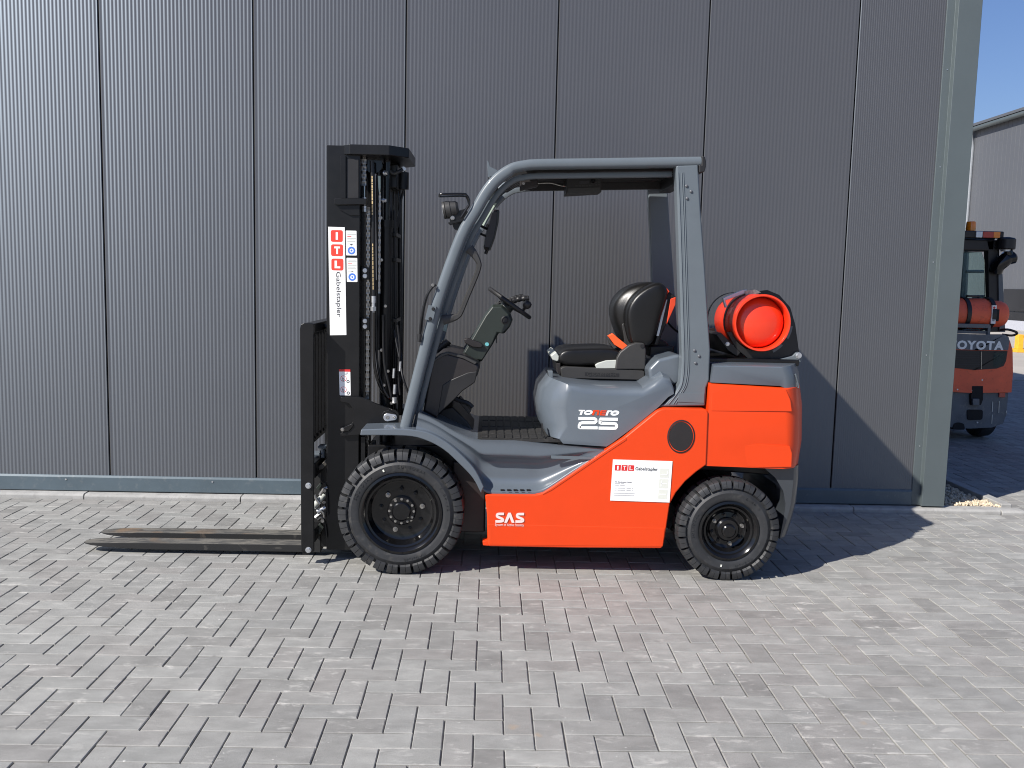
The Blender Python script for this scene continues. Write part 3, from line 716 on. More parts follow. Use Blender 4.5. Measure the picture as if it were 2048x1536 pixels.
# label plates on the hood edge
for a, b2 in ((1163, 1201), (1240, 1272)):
    zt = P(a, 777, 1.76).z; x0, x1 = P(a, 777, 1.76).x, P(b2, 779, 1.76).x
    bm = bmesh.new(); box(x0, x1, 1.752, 1.80, zt - .003, zt + .0008, bm); obj('label_plate', bm, 'white' if a > 1200 else 'seatgrey', fk)

# lettering on the hood
def quad_text(name, s, u0, v0, u1, v1, y, mat, parent, **kw):     # fits text into a traced box: (u0,v0) top-left, (u1,v1) bottom-right
    a, b2 = P(u0, v1, y), P(u1, v0, y)
    return place_text(name, s, .1, (a.x, y, a.z), mat, parent, width=b2.x - a.x, height=b2.z - a.z, **kw)
yl = 1.6962
def strokes(parts, y, mat, name, parent, th=.0006):
    bm = bmesh.new()
    for pl in parts:
        if pl[0] == 'strip':
            n_ = len(pl[1]) // 2; A_, B_ = S(pl[1][:n_], y), S(pl[1][n_:][::-1], y)
            loft([[(a[0], y - th, a[1]), (b2[0], y - th, b2[1]), (b2[0], y + th, b2[1]), (a[0], y + th, a[1])] for a, b2 in zip(A_, B_)], bm)
        else: prism(S(pl, y), y - th, y + th, bm)
    return obj(name, bm, mat, parent)
def ribbon(path, w, sub=5):       # path in pixel coords -> polygon of constant width
    ps = catmull([(a, b2, 0) for a, b2 in path], sub) if sub > 1 else [Vector((a, b2, 0)) for a, b2 in path]
    L, Rr = [], []
    for i, p in enumerate(ps):
        t = (ps[min(i + 1, len(ps) - 1)] - ps[max(0, i - 1)]).normalized(); n = Vector((-t.y, t.x, 0))
        L.append((p.x + n.x * w / 2, p.y + n.y * w / 2)); Rr.append((p.x - n.x * w / 2, p.y - n.y * w / 2))
    return L + Rr[::-1]
def ring_poly(cu, cv, ru, rv, w, shear, n=20):
    o = []; i = []
    for k in range(n + 1):
        a = 2 * math.pi * k / n; c, s_ = math.cos(a), math.sin(a)
        o.append((cu + ru * c - shear * rv * s_, cv + rv * s_)); i.append((cu + (ru - w) * c - shear * (rv - w * .85) * s_, cv + (rv - w * .85) * s_))
    return o + i[::-1]
def lg(x, y): return (1140 + x / 17.067, 800 + y / 17.067)
L_ = lambda pts: [lg(*p) for p in pts]
tonero_w = [L_([(295, 335), (520, 340), (508, 385), (445, 383), (405, 512), (325, 512), (368, 383), (305, 383)]), ring_poly(*lg(625, 427), 8.6, 5.1, 4.3, .35), ring_poly(*lg(1532, 447), 8.6, 5.3, 4.6, .35),
            L_([(1290, 355), (1440, 358), (1425, 400), (1330, 400), (1285, 530), (1212, 530), (1262, 390)])]
tonero_o = [L_([(800, 345), (985, 348), (1010, 370), (970, 522), (905, 522), (940, 395), (855, 392), (815, 520), (745, 518), (790, 360)]),
            L_([(1060, 352), (1250, 355), (1240, 393), (1095, 390), (1088, 418), (1225, 422), (1215, 458), (1078, 455), (1070, 488), (1210, 490), (1200, 528), (1010, 525), (1030, 400)])]
n25 = [('strip', r_) for r_ in (ribbon(L_([(285, 632), (700, 634), (840, 636), (885, 665), (890, 735), (850, 775), (700, 776), (420, 776), (345, 800), (318, 870), (318, 945), (330, 945), (945, 950)]), 6.1, 1),
       ribbon(L_([(1635, 660), (1025, 650), (1028, 690), (1028, 792), (1060, 795), (1480, 805), (1560, 815), (1590, 860), (1590, 920), (1555, 960), (1480, 965), (975, 958)]), 6.1, 1))]
strokes(tonero_w, yl, 'logo', 'model_lettering', fk); strokes(tonero_o, yl, 'orange', 'model_lettering', fk); strokes(n25, yl, 'logo', 'number_lettering', fk, .0008)
def sg(x, y): return (960 + x / 17.067, 1000 + y / 17.067)
G_ = lambda pts: [sg(*p) for p in pts]
sS = [(820, 475), (660, 475), (595, 490), (580, 540), (610, 580), (750, 640), (785, 680), (770, 715), (700, 730), (525, 730)]
sas = [('strip', ribbon(G_(sS), 5.0, 2)), ('strip', ribbon(G_([(a + 685, b2 + 5) for a, b2 in sS]), 5.0, 2)), G_([(960, 435), (1050, 435), (1180, 778), (1085, 778), (1005, 590), (920, 778), (825, 778)])]
strokes(sas, 1.652, 'pinkink', 'side_lettering', fk)
quad_text('side_lettering', 'System of Active Stability', 990, 1047.5, 1048, 1053.5, 1.652, 'pinkink', fk)

# company board on the side panel
pb = S([(1226, 919), (1345, 922.5), (1339, 1005), (1220.5, 1001)], 1.652)
bm = prism(pb, 1.6515, 1.656); sb = obj('info_sticker', bm, 'white', fk)
bx = P(1226, 919, 1.6515); bex = Vector((P(1345, 922.5, 1.6515) - bx)); bez = Vector(P(1220.5, 1001, 1.6515) - bx); W_, H_ = bex.length, bez.length
bex.normalize(); bez = -bez.normalized()
def sp(fx_, fz): return bx + bex * (fx_ * W_) - bez * (fz * H_) + Vector((0, -.0006, 0))
def plate(name, fx0, fx1, fz0, fz1, mat, parent, lift=0, th=.0006, rr=0):
    bm = bmesh.new(); pts = rrect(fx0 * W_, fx1 * W_, fz0 * H_, fz1 * H_, rr, 3) if rr else [(fx0 * W_, fz0 * H_), (fx1 * W_, fz0 * H_), (fx1 * W_, fz1 * H_), (fx0 * W_, fz1 * H_)]
    loft([[bx + bex * a - bez * c + Vector((0, -.0004 + d - lift, 0)) for a, c in pts] for d in (0, .001)], bm); return obj(name, bm, mat, parent)
def stext(s, fx0, fx1, fz0, fz1, mat, lift=.0003, ex=None, ez=None):
    o3 = sp(fx0, fz1) + Vector((0, -lift, 0))
    return place_text('lettering', s, .1, o3, mat, sb, ex=tuple(ex or bex), ez=tuple(ez or bez), width=(fx1 - fx0) * W_, height=(fz1 - fz0) * H_)
for k, chh in enumerate('ITL'):
    x0 = .040 + k * .112; plate('logo_tile', x0, x0 + .10, .125, .265, 'red', sb, rr=.003)
    wd = .024 if chh == 'I' else .052
    stext(chh, x0 + .05 - wd / 2, x0 + .05 + wd / 2, .148, .242, 'white')
    fz = (.70, .44, .18)[k]; plate('logo_tile', .80, .955, fz, fz + .225, 'cream', sb, rr=.003)
    c = sp(.925 if chh != 'L' else .94, fz + .112); e = bez
    bm = bmesh.new(); segs = {'I': [((.82, .112), (.935, .112))], 'T': [((.84, .112), (.935, .112)), ((.84, .04), (.84, .185))], 'L': [((.82, .15), (.93, .15)), ((.93, .15), (.93, .06))]}[chh]
    for (a, c1), (b2, c2) in segs:
        p, q = sp(a, fz + c1), sp(b2, fz + c2); bar(p, q, .0008, .0042, bm)
    obj('lettering', bm, 'white', sb)
stext('Gabelstapler', .385, .76, .165, .265, 'ink'); stext('ITL Gabelstapler GmbH', .055, .34, .525, .560, 'greyink')
bm = bmesh.new()
for fz, runs in ((.575, ((.055, .15), (.16, .21))), (.62, ((.055, .13), (.14, .23))), (.69, ((.055, .09), (.11, .24), (.26, .33), (.35, .37))), (.74, ((.055, .09), (.11, .24), (.26, .33), (.35, .37))), (.815, ((.055, .40),)), (.865, ((.055, .40),))):
    for a, b2 in runs:
        q = a
        while q < b2 - .004:
            w_ = rnd.uniform(.006, .012); p1, p2 = sp(q, fz), sp(min(q + w_, b2), fz); bar(p1, p2, .0008, .0016, bm); q += w_ + .004
obj('fine_print', bm, 'greyink', sb, kind='stuff')

# ---- overhead guard
out_pts = [(797, 861), (838, 696), (868.4, 587), (911, 468.6), (941, 415), (965, 374), (989.5, 346), (1020, 326), (1050, 319), (1080, 316.6), (1180, 315.2), (1404, 312)]
def guard(ya, yb, yref=1.70):
    o2 = [Vector((x, 0, z)) for x, z in S(out_pts, yref)]; cm = catmull(o2, 4); th = .058
    rings = []
    for i, p in enumerate(cm):
        t = (cm[min(i + 1, len(cm) - 1)] - cm[max(i - 1, 0)]).normalized(); n = Vector((t.z, 0, -t.x))    # towards the inside
        tt = th if i < len(cm) * .62 else .050
        prof = rrect(ya, yb, 0, tt, .025, 4)
        rings.append([(p + n * d) + Vector((0, yy, 0)) for yy, d in prof])
    return loft(rings)
obj('guard_frame', guard(1.70, 1.78), 'pillar', fk, smooth=30)
def inner_rail(ya, yb):
    o2 = [Vector((x, 0, z)) for x, z in S(out_pts[:-1] + [(1352, 313)], 1.70)]; cm = catmull(o2, 4); rings = []
    for i, p in enumerate(cm):
        t = (cm[min(i + 1, len(cm) - 1)] - cm[max(i - 1, 0)]).normalized(); n = Vector((t.z, 0, -t.x))
        rings.append([(p + n * d) + Vector((0, yy, 0)) for yy, d in rrect(ya, yb, .060, .088, .006, 2)])
    return loft(rings)
obj('guard_inner_rail', inner_rail(1.79, 1.825), 'pillar', fk, smooth=30); obj('guard_inner_rail', inner_rail(2.42, 2.45), 'pillar', fk, smooth=30)
obj('guard_frame', guard(2.455, 2.535), 'pillar', fk, smooth=30)
pil = [(1352, 330), (1397, 328), (1402, 420), (1410, 530), (1417, 640), (1421, 700), (1419, 760), (1413, 776), (1411, 812), (1318, 814), (1331, 806), (1350, 787), (1361, 765), (1364, 720), (1362, 640), (1356, 440)]
for ya, yb in ((1.704, 1.785), (2.505, 2.565)):
    bm = prism(S(pil if ya < 2 else [(1350, 316), (1396, 314)] + pil[2:], 1.704), ya, yb); obj('rear_pillar', bm, 'pillar', fk, bevel=.014, seg=4)
for off in (2.5, 9.0, 12.5):
    pth = [(1354 + off, 345), (1358 + off, 440), (1364 + off, 640), (1366 + off, 720), (1362 + off, 765), (1352 + off, 786), (1334 + off * 1.4, 808)]
    ps = catmull([P(u, v, 1.704) for u, v in pth], 4); bm = bmesh.new(); rings = []
    for i, q in enumerate(ps):
        t = (ps[min(i + 1, len(ps) - 1)] - ps[max(i - 1, 0)]).normalized(); n = Vector((t.z, 0, -t.x)); rings.append([q + n * a + Vector((0, d, 0)) for a, d in ((-.003, .002), (-.0015, -.0028), (.0015, -.0028), (.003, .002))])
    obj('pillar_bead', loft(rings), 'pillar', fk, smooth=80)
bm = bmesh.new()
for (u, v) in ((1373, 372), (1382, 383), (1374, 397), (1389, 701), (1398, 712), (1391, 726)):
    p = P(u, v, 1.704); lathe_y(p.x, p.z, [(.0075, 1.7045), (.0072, 1.700), (.004, 1.6975), (.0005, 1.697)], 14, bm)
obj('pillar_bolts', bm, 'hall', fk, kind='stuff')
bm = prism(S([(1357, 786), (1409, 786), (1408, 806), (1356, 804)], 1.702), 1.701, 1.707); obj('pillar_cover', bm, 'pillar', fk, bevel=.001)
bm = prism(S([(1403, 311), (1410, 313), (1412, 322), (1412, 333), (1409, 344), (1398, 346), (1398, 330), (1403, 330)], 1.70), 1.696, mir(1.696)); obj('guard_end_cap', bm, 'dark', fk, bevel=.006, seg=3)
zt = P(1200, 318, 1.70).z; xr0, xr1 = P(1042, 330, 1.70).x, P(1398, 318, 1.70).x
bm = bmesh.new(); box(xr0, xr1, 1.78, mir(1.78), zt - .022, zt - .010, bm); obj('roof_panel', bm, 'dark', fk)
for k in range(6):
    y0 = 1.84 + k * .10; bm = prism(S([(1010, 352), (1040, 333), (1080, 327), (1392, 324), (1392, 334), (1080, 338), (1046, 343), (1018, 360)], 1.70), y0, y0 + .03); obj('roof_bar', bm, 'dark', fk, bevel=.004)  # bars coloured dark to stand for the shade under the roof
for (u, v, w_) in ((985, 362, .05), (1380, 345, .07)):
    p = P(u, v, 1.70); bm = bmesh.new(); box(p.x - .02, p.x + w_ - .02, 1.78, mir(1.78), p.z - .03, p.z + .03, bm); obj('cross_member', bm, 'dark', fk, bevel=.006)
# dark sheet added below the roof to darken its underside; radio and switch box
bm = prism(S([(1046, 352), (1345, 348), (1336, 378), (1062, 382), (1046, 378)], 2.40), 2.39, 2.41); obj('roof_shade_sheet', bm, 'dark', fk)
yq = 2.05
bm = prism(S(round_poly([(1134, 357), (1203, 355), (1203, 384), (1132, 388)], 2), yq), yq, yq + .16); rad = obj('radio', bm, 'dark', fk, bevel=.003)
bm = prism(S([(1137, 376), (1200, 374), (1202, 385), (1133, 388)], yq - .002), yq - .006, yq + .1); obj('radio_bracket', bm, 'seatplas', rad, bevel=.002)
bm = prism(S([(1159, 362), (1178, 361.5), (1178, 367), (1159, 367.5)], yq - .002), yq - .002, yq + .01); obj('display', bm, 'ink', rad)
p = P(1186, 363, yq); bm = lathe_y(p.x, p.z, [(.012, yq + .002), (.012, yq - .012), (.010, yq - .014), (.001, yq - .014)], 20); obj('knob', bm, 'blackgloss', rad)
bm = bmesh.new()
for k in range(6):
    p = P(1193 + (k % 2) * 5, 359 + (k // 2) * 5, yq); prism(rrect(p.x - .004, p.x + .004, p.z - .003, p.z + .003, .001, 2), yq - .003, yq + .004, bm)
for k in range(5):
    p = P(1153 + k * 7, 371.5, yq); prism(rrect(p.x - .006, p.x + .006, p.z - .0025, p.z + .0025, .001, 2), yq - .003, yq + .004, bm)
obj('buttons', bm, 'seatplas', rad, kind='stuff')
bm = prism(S([(1040, 360), (1076, 358), (1076, 372), (1040, 381)], 2.0), 2.0, 2.06); obj('switch_box', bm, 'cowl', fk, bevel=.004)
p = P(1047, 367, 1.999); bm = bmesh.new(); cyl((p.x, 2.001, p.z), (0, -1, 0), .007, .006, 12, bm); obj('switch_knob', bm, 'steel', fk)
bm = tube([P(1076, 367, 2.03), P(1100, 366, 2.03), P(1120, 371, 2.04), P(1134, 373, 2.06)], .004, 8); obj('cable', bm, 'chain', fk)
bm = prism(S([(974, 322), (977, 323), (980, 334), (996, 342), (988, 352), (976, 356)], 2.2), 2.18, 2.26); obj('roof_bracket', bm, 'pillar', fk, bevel=.002)
# pale far side strips on the pillar
bm = prism(S([(964, 446), (982, 407), (994, 406), (974, 440), (966, 456)], 2.43), 2.415, 2.432); obj('pillar_cover', bm, 'greensticker', fk, bevel=.003)
bm = prism(S([(884, 660), (888, 640), (897, 640), (893, 664)], 2.43), 2.415, 2.432); obj('pillar_cover', bm, 'greensticker', fk, bevel=.003)
# bolted bracket on the pillar
bm = prism(S([(857, 610), (873, 613), (866, 642), (850, 639)], 1.695), 1.691, 1.709); br = obj('bracket_plate', bm, 'pillar', fk, bevel=.001)
for u, v in ((866.5, 618), (860.5, 637.5)):
    p = P(u, v, 1.69); bm = bmesh.new(); hexbolt((p.x, 1.6915, p.z), (0, -1, 0), .0065, .008, bm); obj('bolt', bm, 'dark', br)
# cable loop in front of the pillar
bm = tube([P(872, 570, 1.70), P(862, 577, 1.69), P(850, 600, 1.69), P(842, 640, 1.69), P(839, 672, 1.70)], .005, 8); obj('cable', bm, 'hose', fk)
bm = tube([P(868, 572, 1.71), P(856, 590, 1.70), P(847, 625, 1.70), P(843, 668, 1.70)], .004, 8); obj('cable', bm, 'hose', fk)
p = P(838, 676, 1.70); bm = bmesh.new(); cyl(p + Vector((0, 0, -.02)), (0.1, 0, 1), .011, .04, 12, bm); obj('cable_plug', bm, 'dark', fk)
p = P(866, 570, 1.70); bm = bmesh.new(); cyl(p, (0, -1, 0), .008, .02, 10, bm); obj('cable_clip', bm, 'chain', fk)
# grab handle
gh = [P(u, v, 1.76) for u, v in ((938, 497), (948, 508), (957, 524), (958, 533), (952, 552), (936, 590), (922, 624), (916, 632), (905, 636), (886, 640))]
rings = []; ps = catmull(gh, 4)
for i, p in enumerate(ps):
    t = (ps[min(i + 1, len(ps) - 1)] - ps[max(i - 1, 0)]).normalized(); n = t.cross(Vector((0, 1, 0))); f = i / (len(ps) - 1)
    w_ = .0125 + .013 * max(0, (abs(f - .5) - .26) / .24); rings.append([p + n * (w_ * a) + Vector((0, b2 * .016, 0)) for a, b2 in ((-1, -.6), (-.6, -1), (.6, -1), (1, -.6), (1, .6), (.6, 1), (-.6, 1), (-1, .6))])
obj('grab_handle', loft(rings), 'seatplas', fk, smooth=40)
# mirror
mp = [(988, 419), (997, 419.5), (999, 424), (997, 445), (990, 475), (980, 500), (969, 498.5), (967, 494), (970, 470), (977, 445), (984, 422)]
bm = loft_y([(1.84, inset(S(mp, 1.86), .012)), (1.855, S(mp, 1.86)), (2.0, S(mp, 1.86)), (2.015, inset(S(mp, 1.86), .012))]); mi = obj('mirror', bm, 'cowl', fk, smooth=30)
bm = prism(S([(994, 421), (999, 423), (997, 446), (990, 476), (981, 500), (977, 500), (987, 474), (993, 446)], 1.85), 1.836, 2.018); obj('mirror_glass', bm, 'blackgloss', mi, bevel=.002)
bm = tube([P(957, 449, 1.80), P(972, 457, 1.86), P(980, 458, 1.9)], .007, 8, 3); tube([P(962, 468, 1.80), P(974, 473, 1.86)], .006, 8, 1, bm); cyl(P(976, 452, 1.86), (0, 1, 0), .012, .04, 12, bm); obj('mirror_arm', bm, 'black', mi)
bm = tube([P(975, 498, 1.93), P(971, 508, 1.93)], .009, 10, 1); obj('mirror_stub', bm, 'black', mi)
# work light in front of the pillar, with its guard hoop
yw = 1.74
a, b2 = P(887, 421, yw), P(917, 416, yw); ax = (b2 - a).normalized()
def ring_at(c, ax, r, n=28): 
    u = Vector((0, 1, 0)); v = ax.cross(u); return [c + (u * math.cos(2 * math.pi * k / n) + v * math.sin(2 * math.pi * k / n)) * r for k in range(n)]
Lw = (b2 - a).length
bm = loft([ring_at(a + ax * (Lw * f), ax, r) for f, r in ((-.04, .036), (-.03, .042), (.1, .044), (.14, .040), (.16, .044), (.45, .044), (.5, .040), (.85, .038), (1.0, .028))]); wl = obj('work_light', bm, 'seatplas', fk, smooth=25)
bm = loft([ring_at(a + ax * (Lw * f), ax, r) for f, r in ((-.045, .034), (-.07, .020), (-.075, .001))]); obj('lens', bm, 'zinc', wl)
bm = prism(S([(899, 428), (930, 418), (940, 428), (928, 444), (908, 448), (900, 446)], yw), yw - .02, yw + .03); prism(S([(896, 446), (936, 436), (938, 440), (900, 450)], yw), yw - .03, yw + .04, bm); prism(S([(905, 450), (922, 446), (916, 462), (908, 458)], yw), yw - .012, yw + .02, bm); obj('light_bracket', bm, 'black', wl, bevel=.002)
p = P(905, 436, yw - .02); bm = bmesh.new(); hexbolt((p.x, yw - .022, p.z), (0, -1, 0), .008, .012, bm); obj('bolt', bm, 'chain', wl)
bm = tube([P(936, 415, yw - .045), P(939, 402, yw - .045), P(933, 390, yw - .045), P(925, 387.5, yw - .045), P(884, 388, yw - .045), P(879, 390, yw - .02), P(878, 392, yw + .06), P(884, 393, yw + .08), P(926, 392, yw + .08), P(935, 398, yw + .08), P(938, 412, yw + .08)], .005, 8, 5); tube([P(938, 410, yw - .045), P(922, 435, yw - .045)], .006, 8, 1, bm); tube([P(938, 410, yw + .08), P(922, 435, yw + .08)], .006, 8, 1, bm); obj('light_hoop', bm, 'blackgloss', wl)

# ---- dashboard cowl, steering column, wheel, levers, pedals
cw = [(846, 824), (862, 722), (880, 708), (893, 705), (926, 713), (957, 728), (960, 735), (955, 751), (942, 768), (924, 781), (908, 800), (884, 818), (872, 838)]
bm = loft_y([(1.80, inset(S(cw, 1.80), .012)), (1.815, S(cw, 1.80)), (2.42, S(cw, 1.80)), (2.44, inset(S(cw, 1.80), .012))]); obj('dash_cowl', bm, 'cowl', fk, bevel=.006, seg=3)
bm = prism(S([(900, 760), (935, 745), (955, 742), (950, 765), (925, 782), (908, 800), (886, 820), (875, 830), (885, 770)], 1.798), 1.795, 1.83); obj('cowl_recess', bm, 'dark', fk, bevel=.006)
bm = prism(S([(864, 722), (882, 708), (896, 704), (928, 712), (954, 725), (950, 729), (926, 717), (896, 709), (884, 713), (866, 726)], 1.797), 1.794, 1.85); obj('cowl_edge', bm, 'seatplas', fk, bevel=.003)
yc0, yc1 = 2.02, 2.22
col = [(925, 708), (945, 672), (970, 628), (985, 610), (1005, 610), (1021, 626), (1026, 640), (1020, 654), (1008, 668), (998, 666), (985, 690), (963, 724), (942, 722)]
bm = loft_y([(yc0, inset(S(col, yc0), .012)), (yc0 + .02, S(col, yc0)), (yc1 - .02, S(col, yc0)), (yc1, inset(S(col, yc0), .012))]); obj('steering_column', bm, 'olive', fk, bevel=.006, seg=3)
bm = prism(S([(928, 678), (935, 676), (960, 684), (967, 690), (962, 696), (945, 694), (930, 686)], yc0 - .002), yc0 - .02, yc0 + .05); obj('column_lever_base', bm, 'cowl', fk, bevel=.006, seg=3)
p = P(973, 689, yc0 - .002); bm = bmesh.new(); cyl((p.x, yc0 + .01, p.z), (0.2, -1, 0.1), .011, .016, 6, bm); obj('hazard_switch', bm, 'teal', fk)
p = P(1010, 640, yc0); bm = lathe_y(p.x, p.z, [(.022, yc0 + .005), (.022, yc0 - .006), (.016, yc0 - .008), (.014, yc0 - .004), (.001, yc0 - .004)], 24); obj('ignition_lock', bm, 'dark', fk)
bm = bmesh.new(); bar(P(993, 672, yc0 + .05), P(993, 686, yc0 + .05), .004, .006, bm); obj('ignition_key', bm, 'dark', fk)
# steering wheel
wa, wb = P(976, 575, C), P(1062, 637, C); wc = (wa + wb) / 2; wd = (wb - wa).normalized(); wnm = wd.cross(Vector((0, 1, 0))).normalized()
if wnm.z < 0: wnm = -wnm
Rw = (wb - wa).length / 2 - .012
rings = []
for k in range(49):
    a = 2 * math.pi * k / 48; rd = wd * math.cos(a) + Vector((0, 1, 0)) * math.sin(a); c = wc + rd * Rw
    rings.append([c + rd * .012 * math.cos(2 * math.pi * q / 10) + wnm * .012 * math.sin(2 * math.pi * q / 10) for q in range(10)])
sw = obj('steering_wheel', loft(rings, cap=False), 'dark', fk)
bm = bmesh.new()
for a in (0.3, 2.4, 4.4):
    rd = wd * math.cos(a) + Vector((0, 1, 0)) * math.sin(a); bar(wc - wnm * .02, wc + rd * Rw, .03, .010, bm, up=wnm.cross(rd))
obj('spokes', bm, 'dark', sw)
bm = loft([[wc + wnm * h + (wd * math.cos(2 * math.pi * k / 24) + Vector((0, 1, 0)) * math.sin(2 * math.pi * k / 24)) * r for k in range(24)] for r, h in ((.045, -.075), (.042, -.05), (.036, -.045), (.038, -.01), (.034, 0), (.01, .004))]); obj('wheel_hub', bm, 'olive', sw, smooth=30)
kc = wc + wd * (Rw * .60) + Vector((0, -.08, 0)) + wnm * .012
bm = loft([[kc + wnm * h + (wd * math.cos(2 * math.pi * k / 16) + Vector((0, 1, 0)) * math.sin(2 * math.pi * k / 16)) * r for k in range(16)] for r, h in ((.008, -.01), (.008, .012), (.018, .02), (.024, .035), (.020, .052), (.008, .058))]); obj('steering_knob', bm, 'cowl', sw, smooth=60)
# levers
for y0, (p1, p2) in ((2.30, ((1000, 603), (1058, 596))), (2.25, ((998, 606), (1034, 600))), (2.34, ((1005, 600), (1047, 593)))):
    a, b2 = P(*p1, y0), P(*p2, y0); d = (b2 - a); bm = tube([a, a + d * .45, a + d * .6, a + d * .72, a + d * .8, a + d * .92, b2], [.006, .010, .016, .012, .017, .015, .010], 12, 3); obj('control_lever', bm, 'dark', fk, smooth=50)
bm = tube([P(920, 712, 2.30), P(950, 668, 2.30), P(980, 622, 2.30), P(1000, 605, 2.28)], .012, 10, 4); obj('lever_arm', bm, 'dark', fk)
bm = bmesh.new()
for k in range(8): 
    p = P(872 + k * 3.2, 703 - k * 2.6, 2.25); cyl(p, (.5, 0, .7), .026 - .001 * (k % 2) * 5, .010, 12, bm)
obj('lever_boot', bm, 'dark', fk)
for y0, uu in ((1.95, 925), (2.2, 905), (2.32, 915)):
    pd = S([(uu - 5, 795), (uu + 18, 822), (uu + 12, 828), (uu - 11, 800)], y0); bm = prism(pd, y0, y0 + .10); bar(P(uu - 2, 803, y0 + .05), P(uu - 32, 780, y0 + .05), .02, .015, bm); obj('pedal', bm, 'dark', fk, bevel=.003)
bm = prism(S([(872, 836), (884, 818), (905, 812), (935, 842), (952, 866), (940, 876), (905, 858)], 2.0), 1.98, 2.36); obj('pedal_box', bm, 'dark', fk, bevel=.01)
bm = tube([P(897, 790, 1.93), P(915, 800, 1.93), P(935, 806, 1.93), P(945, 815, 1.93)], .012, 8, 4); obj('pedal_arm', bm, 'dark', fk)

# ---- seat
MC = 2.17
ys = 1.955
cu_ = [(1113, 722), (1116, 708), (1128, 698), (1160, 697), (1215, 695), (1240, 700), (1256, 712), (1254, 728), (1200, 731), (1150, 735), (1126, 731)]
bm = loft_y(mirror_secs([(ys, inset(S(cu_, ys), .022)), (ys + .012, inset(S(cu_, ys), .006)), (ys + .05, S(cu_, ys)), (ys + .12, [(x, z - .006) for x, z in S(cu_, ys)])])); seat = obj('seat_cushion', bm, 'leather', fk, subsurf=2)
bm = prism(S([(1102, 712), (1113, 704), (1121, 716), (1116, 724), (1106, 721)], ys), ys + .02, mir(ys + .02)); obj('cushion_nose', bm, 'seatgrey', seat, bevel=.006)
bm = prism(S([(1190, 730), (1196, 726), (1212, 721), (1233, 720), (1232, 737), (1193, 737)], ys - .01), ys - .015, ys + .01); obj('side_wing', bm, 'seatgrey', seat, bevel=.004)
bk = [(1250, 690), (1240, 662), (1231, 636), (1231, 612), (1240, 594), (1256, 578), (1280, 567), (1302, 563), (1318, 564), (1331, 571), (1338, 585), (1335, 610), (1326, 640), (1317, 670), (1308, 690), (1280, 696)]
nb = [(1264, 692), (1258, 666), (1253, 642), (1254, 620), (1262, 602), (1276, 586), (1294, 574), (1310, 567), (1322, 565), (1333, 571), (1339, 585), (1331, 612), (1321, 642), (1313, 670), (1305, 691), (1284, 697)]
B0, N0 = S(bk, ys), S(nb, ys)
def bl(f): return [(a[0] + (c[0] - a[0]) * f, a[1] + (c[1] - a[1]) * f) for a, c in zip(N0, B0)]
bm = loft_y(mirror_secs([(ys - .004, inset(N0, .028)), (ys + .004, inset(N0, .007)), (ys + .03, inset(N0, -.004)), (ys + .065, inset(N0, -.004)), (ys + .082, N0), (ys + .092, bl(.35)), (ys + .115, bl(.95)), (ys + .16, bl(1.05))])); back = obj('seat_backrest', bm, 'leather', fk, subsurf=2)
bm = prism(S([(1243, 650), (1249, 640), (1256, 655), (1263, 690), (1250, 694), (1247, 672)], ys + .1), ys + .085, mir(ys + .085)); obj('lumbar_panel', bm, 'seatplas', back, bevel=.004)
bm = prism(S([(1322, 590), (1341, 584), (1353, 594), (1351, 610), (1330, 655), (1316, 690), (1308, 690), (1322, 640)], ys + .03), ys + .03, mir(ys + .03)); obj('backrest_shell', bm, 'dark', back, bevel=.008)
bm = prism(S([(1309, 598), (1333, 575), (1340, 583), (1322, 604), (1303, 610)], ys + .012), ys + .018, mir(ys + .018)); obj('bolster_panel', bm, 'seatorange', back, bevel=.003)
bm = prism(S([(1341, 598), (1352, 594), (1351, 610), (1334, 648)], ys + .02), ys + .022, mir(ys + .022)); obj('back_panel', bm, 'seatorange', back, bevel=.003)
bm = prism(S([(1330, 600), (1335, 599), (1318, 672), (1313, 672)], ys + .02), ys + .021, ys + .04); obj('zip_strip', bm, 'zinc', back, bevel=.001)
rcv = [(1230, 739), (1233, 716), (1240, 704), (1258, 690), (1272, 685), (1288, 686), (1292, 700), (1290, 739)]
bm = prism(S(rcv, ys - .02), ys - .03, ys + .03); obj('recliner_cover', bm, 'seatplas', fk, bevel=.008, seg=3)
bm = prism(S(rcv, ys - .02), mir(ys + .03), mir(ys - .03)); obj('recliner_cover', bm, 'seatplas', fk, bevel=.008, seg=3)
p = P(1284, 692, ys - .03); bm = bmesh.new(); cyl((p.x, ys - .029, p.z), (0, -1, 0), .010, .005, 14, bm); obj('recliner_pivot', bm, 'dark', fk)
sbz = [(1121, 736), (1130, 733), (1289, 741), (1289, 760), (1124, 756)]
bm = prism(S(round_poly(sbz, 5), ys - .02), ys - .025, mir(ys - .025)); obj('seat_base', bm, 'seatplas', fk, bevel=.004)
bm = prism(S([(1122, 757), (1288, 761), (1284, 772), (1128, 768)], ys - .01), ys - .01, mir(ys - .01)); obj('seat_rail', bm, 'black', fk, bevel=.003)
bm = prism(S([(1114, 728), (1122, 726), (1122, 752), (1116, 748)], ys), ys + .03, mir(ys + .03)); obj('seat_front_cover', bm, 'cowl', fk, bevel=.003)
bm = prism(S([(1170, 744.5), (1238, 747), (1238, 753.5), (1170, 751.5)], ys - .026), ys - .0265, ys - .02); obj('maker_panel', bm, 'dark', fk)
quad_text('maker_lettering', 'GRAMMER', 1174, 745.5, 1234, 752, ys - .0275, 'seatplas', fk)
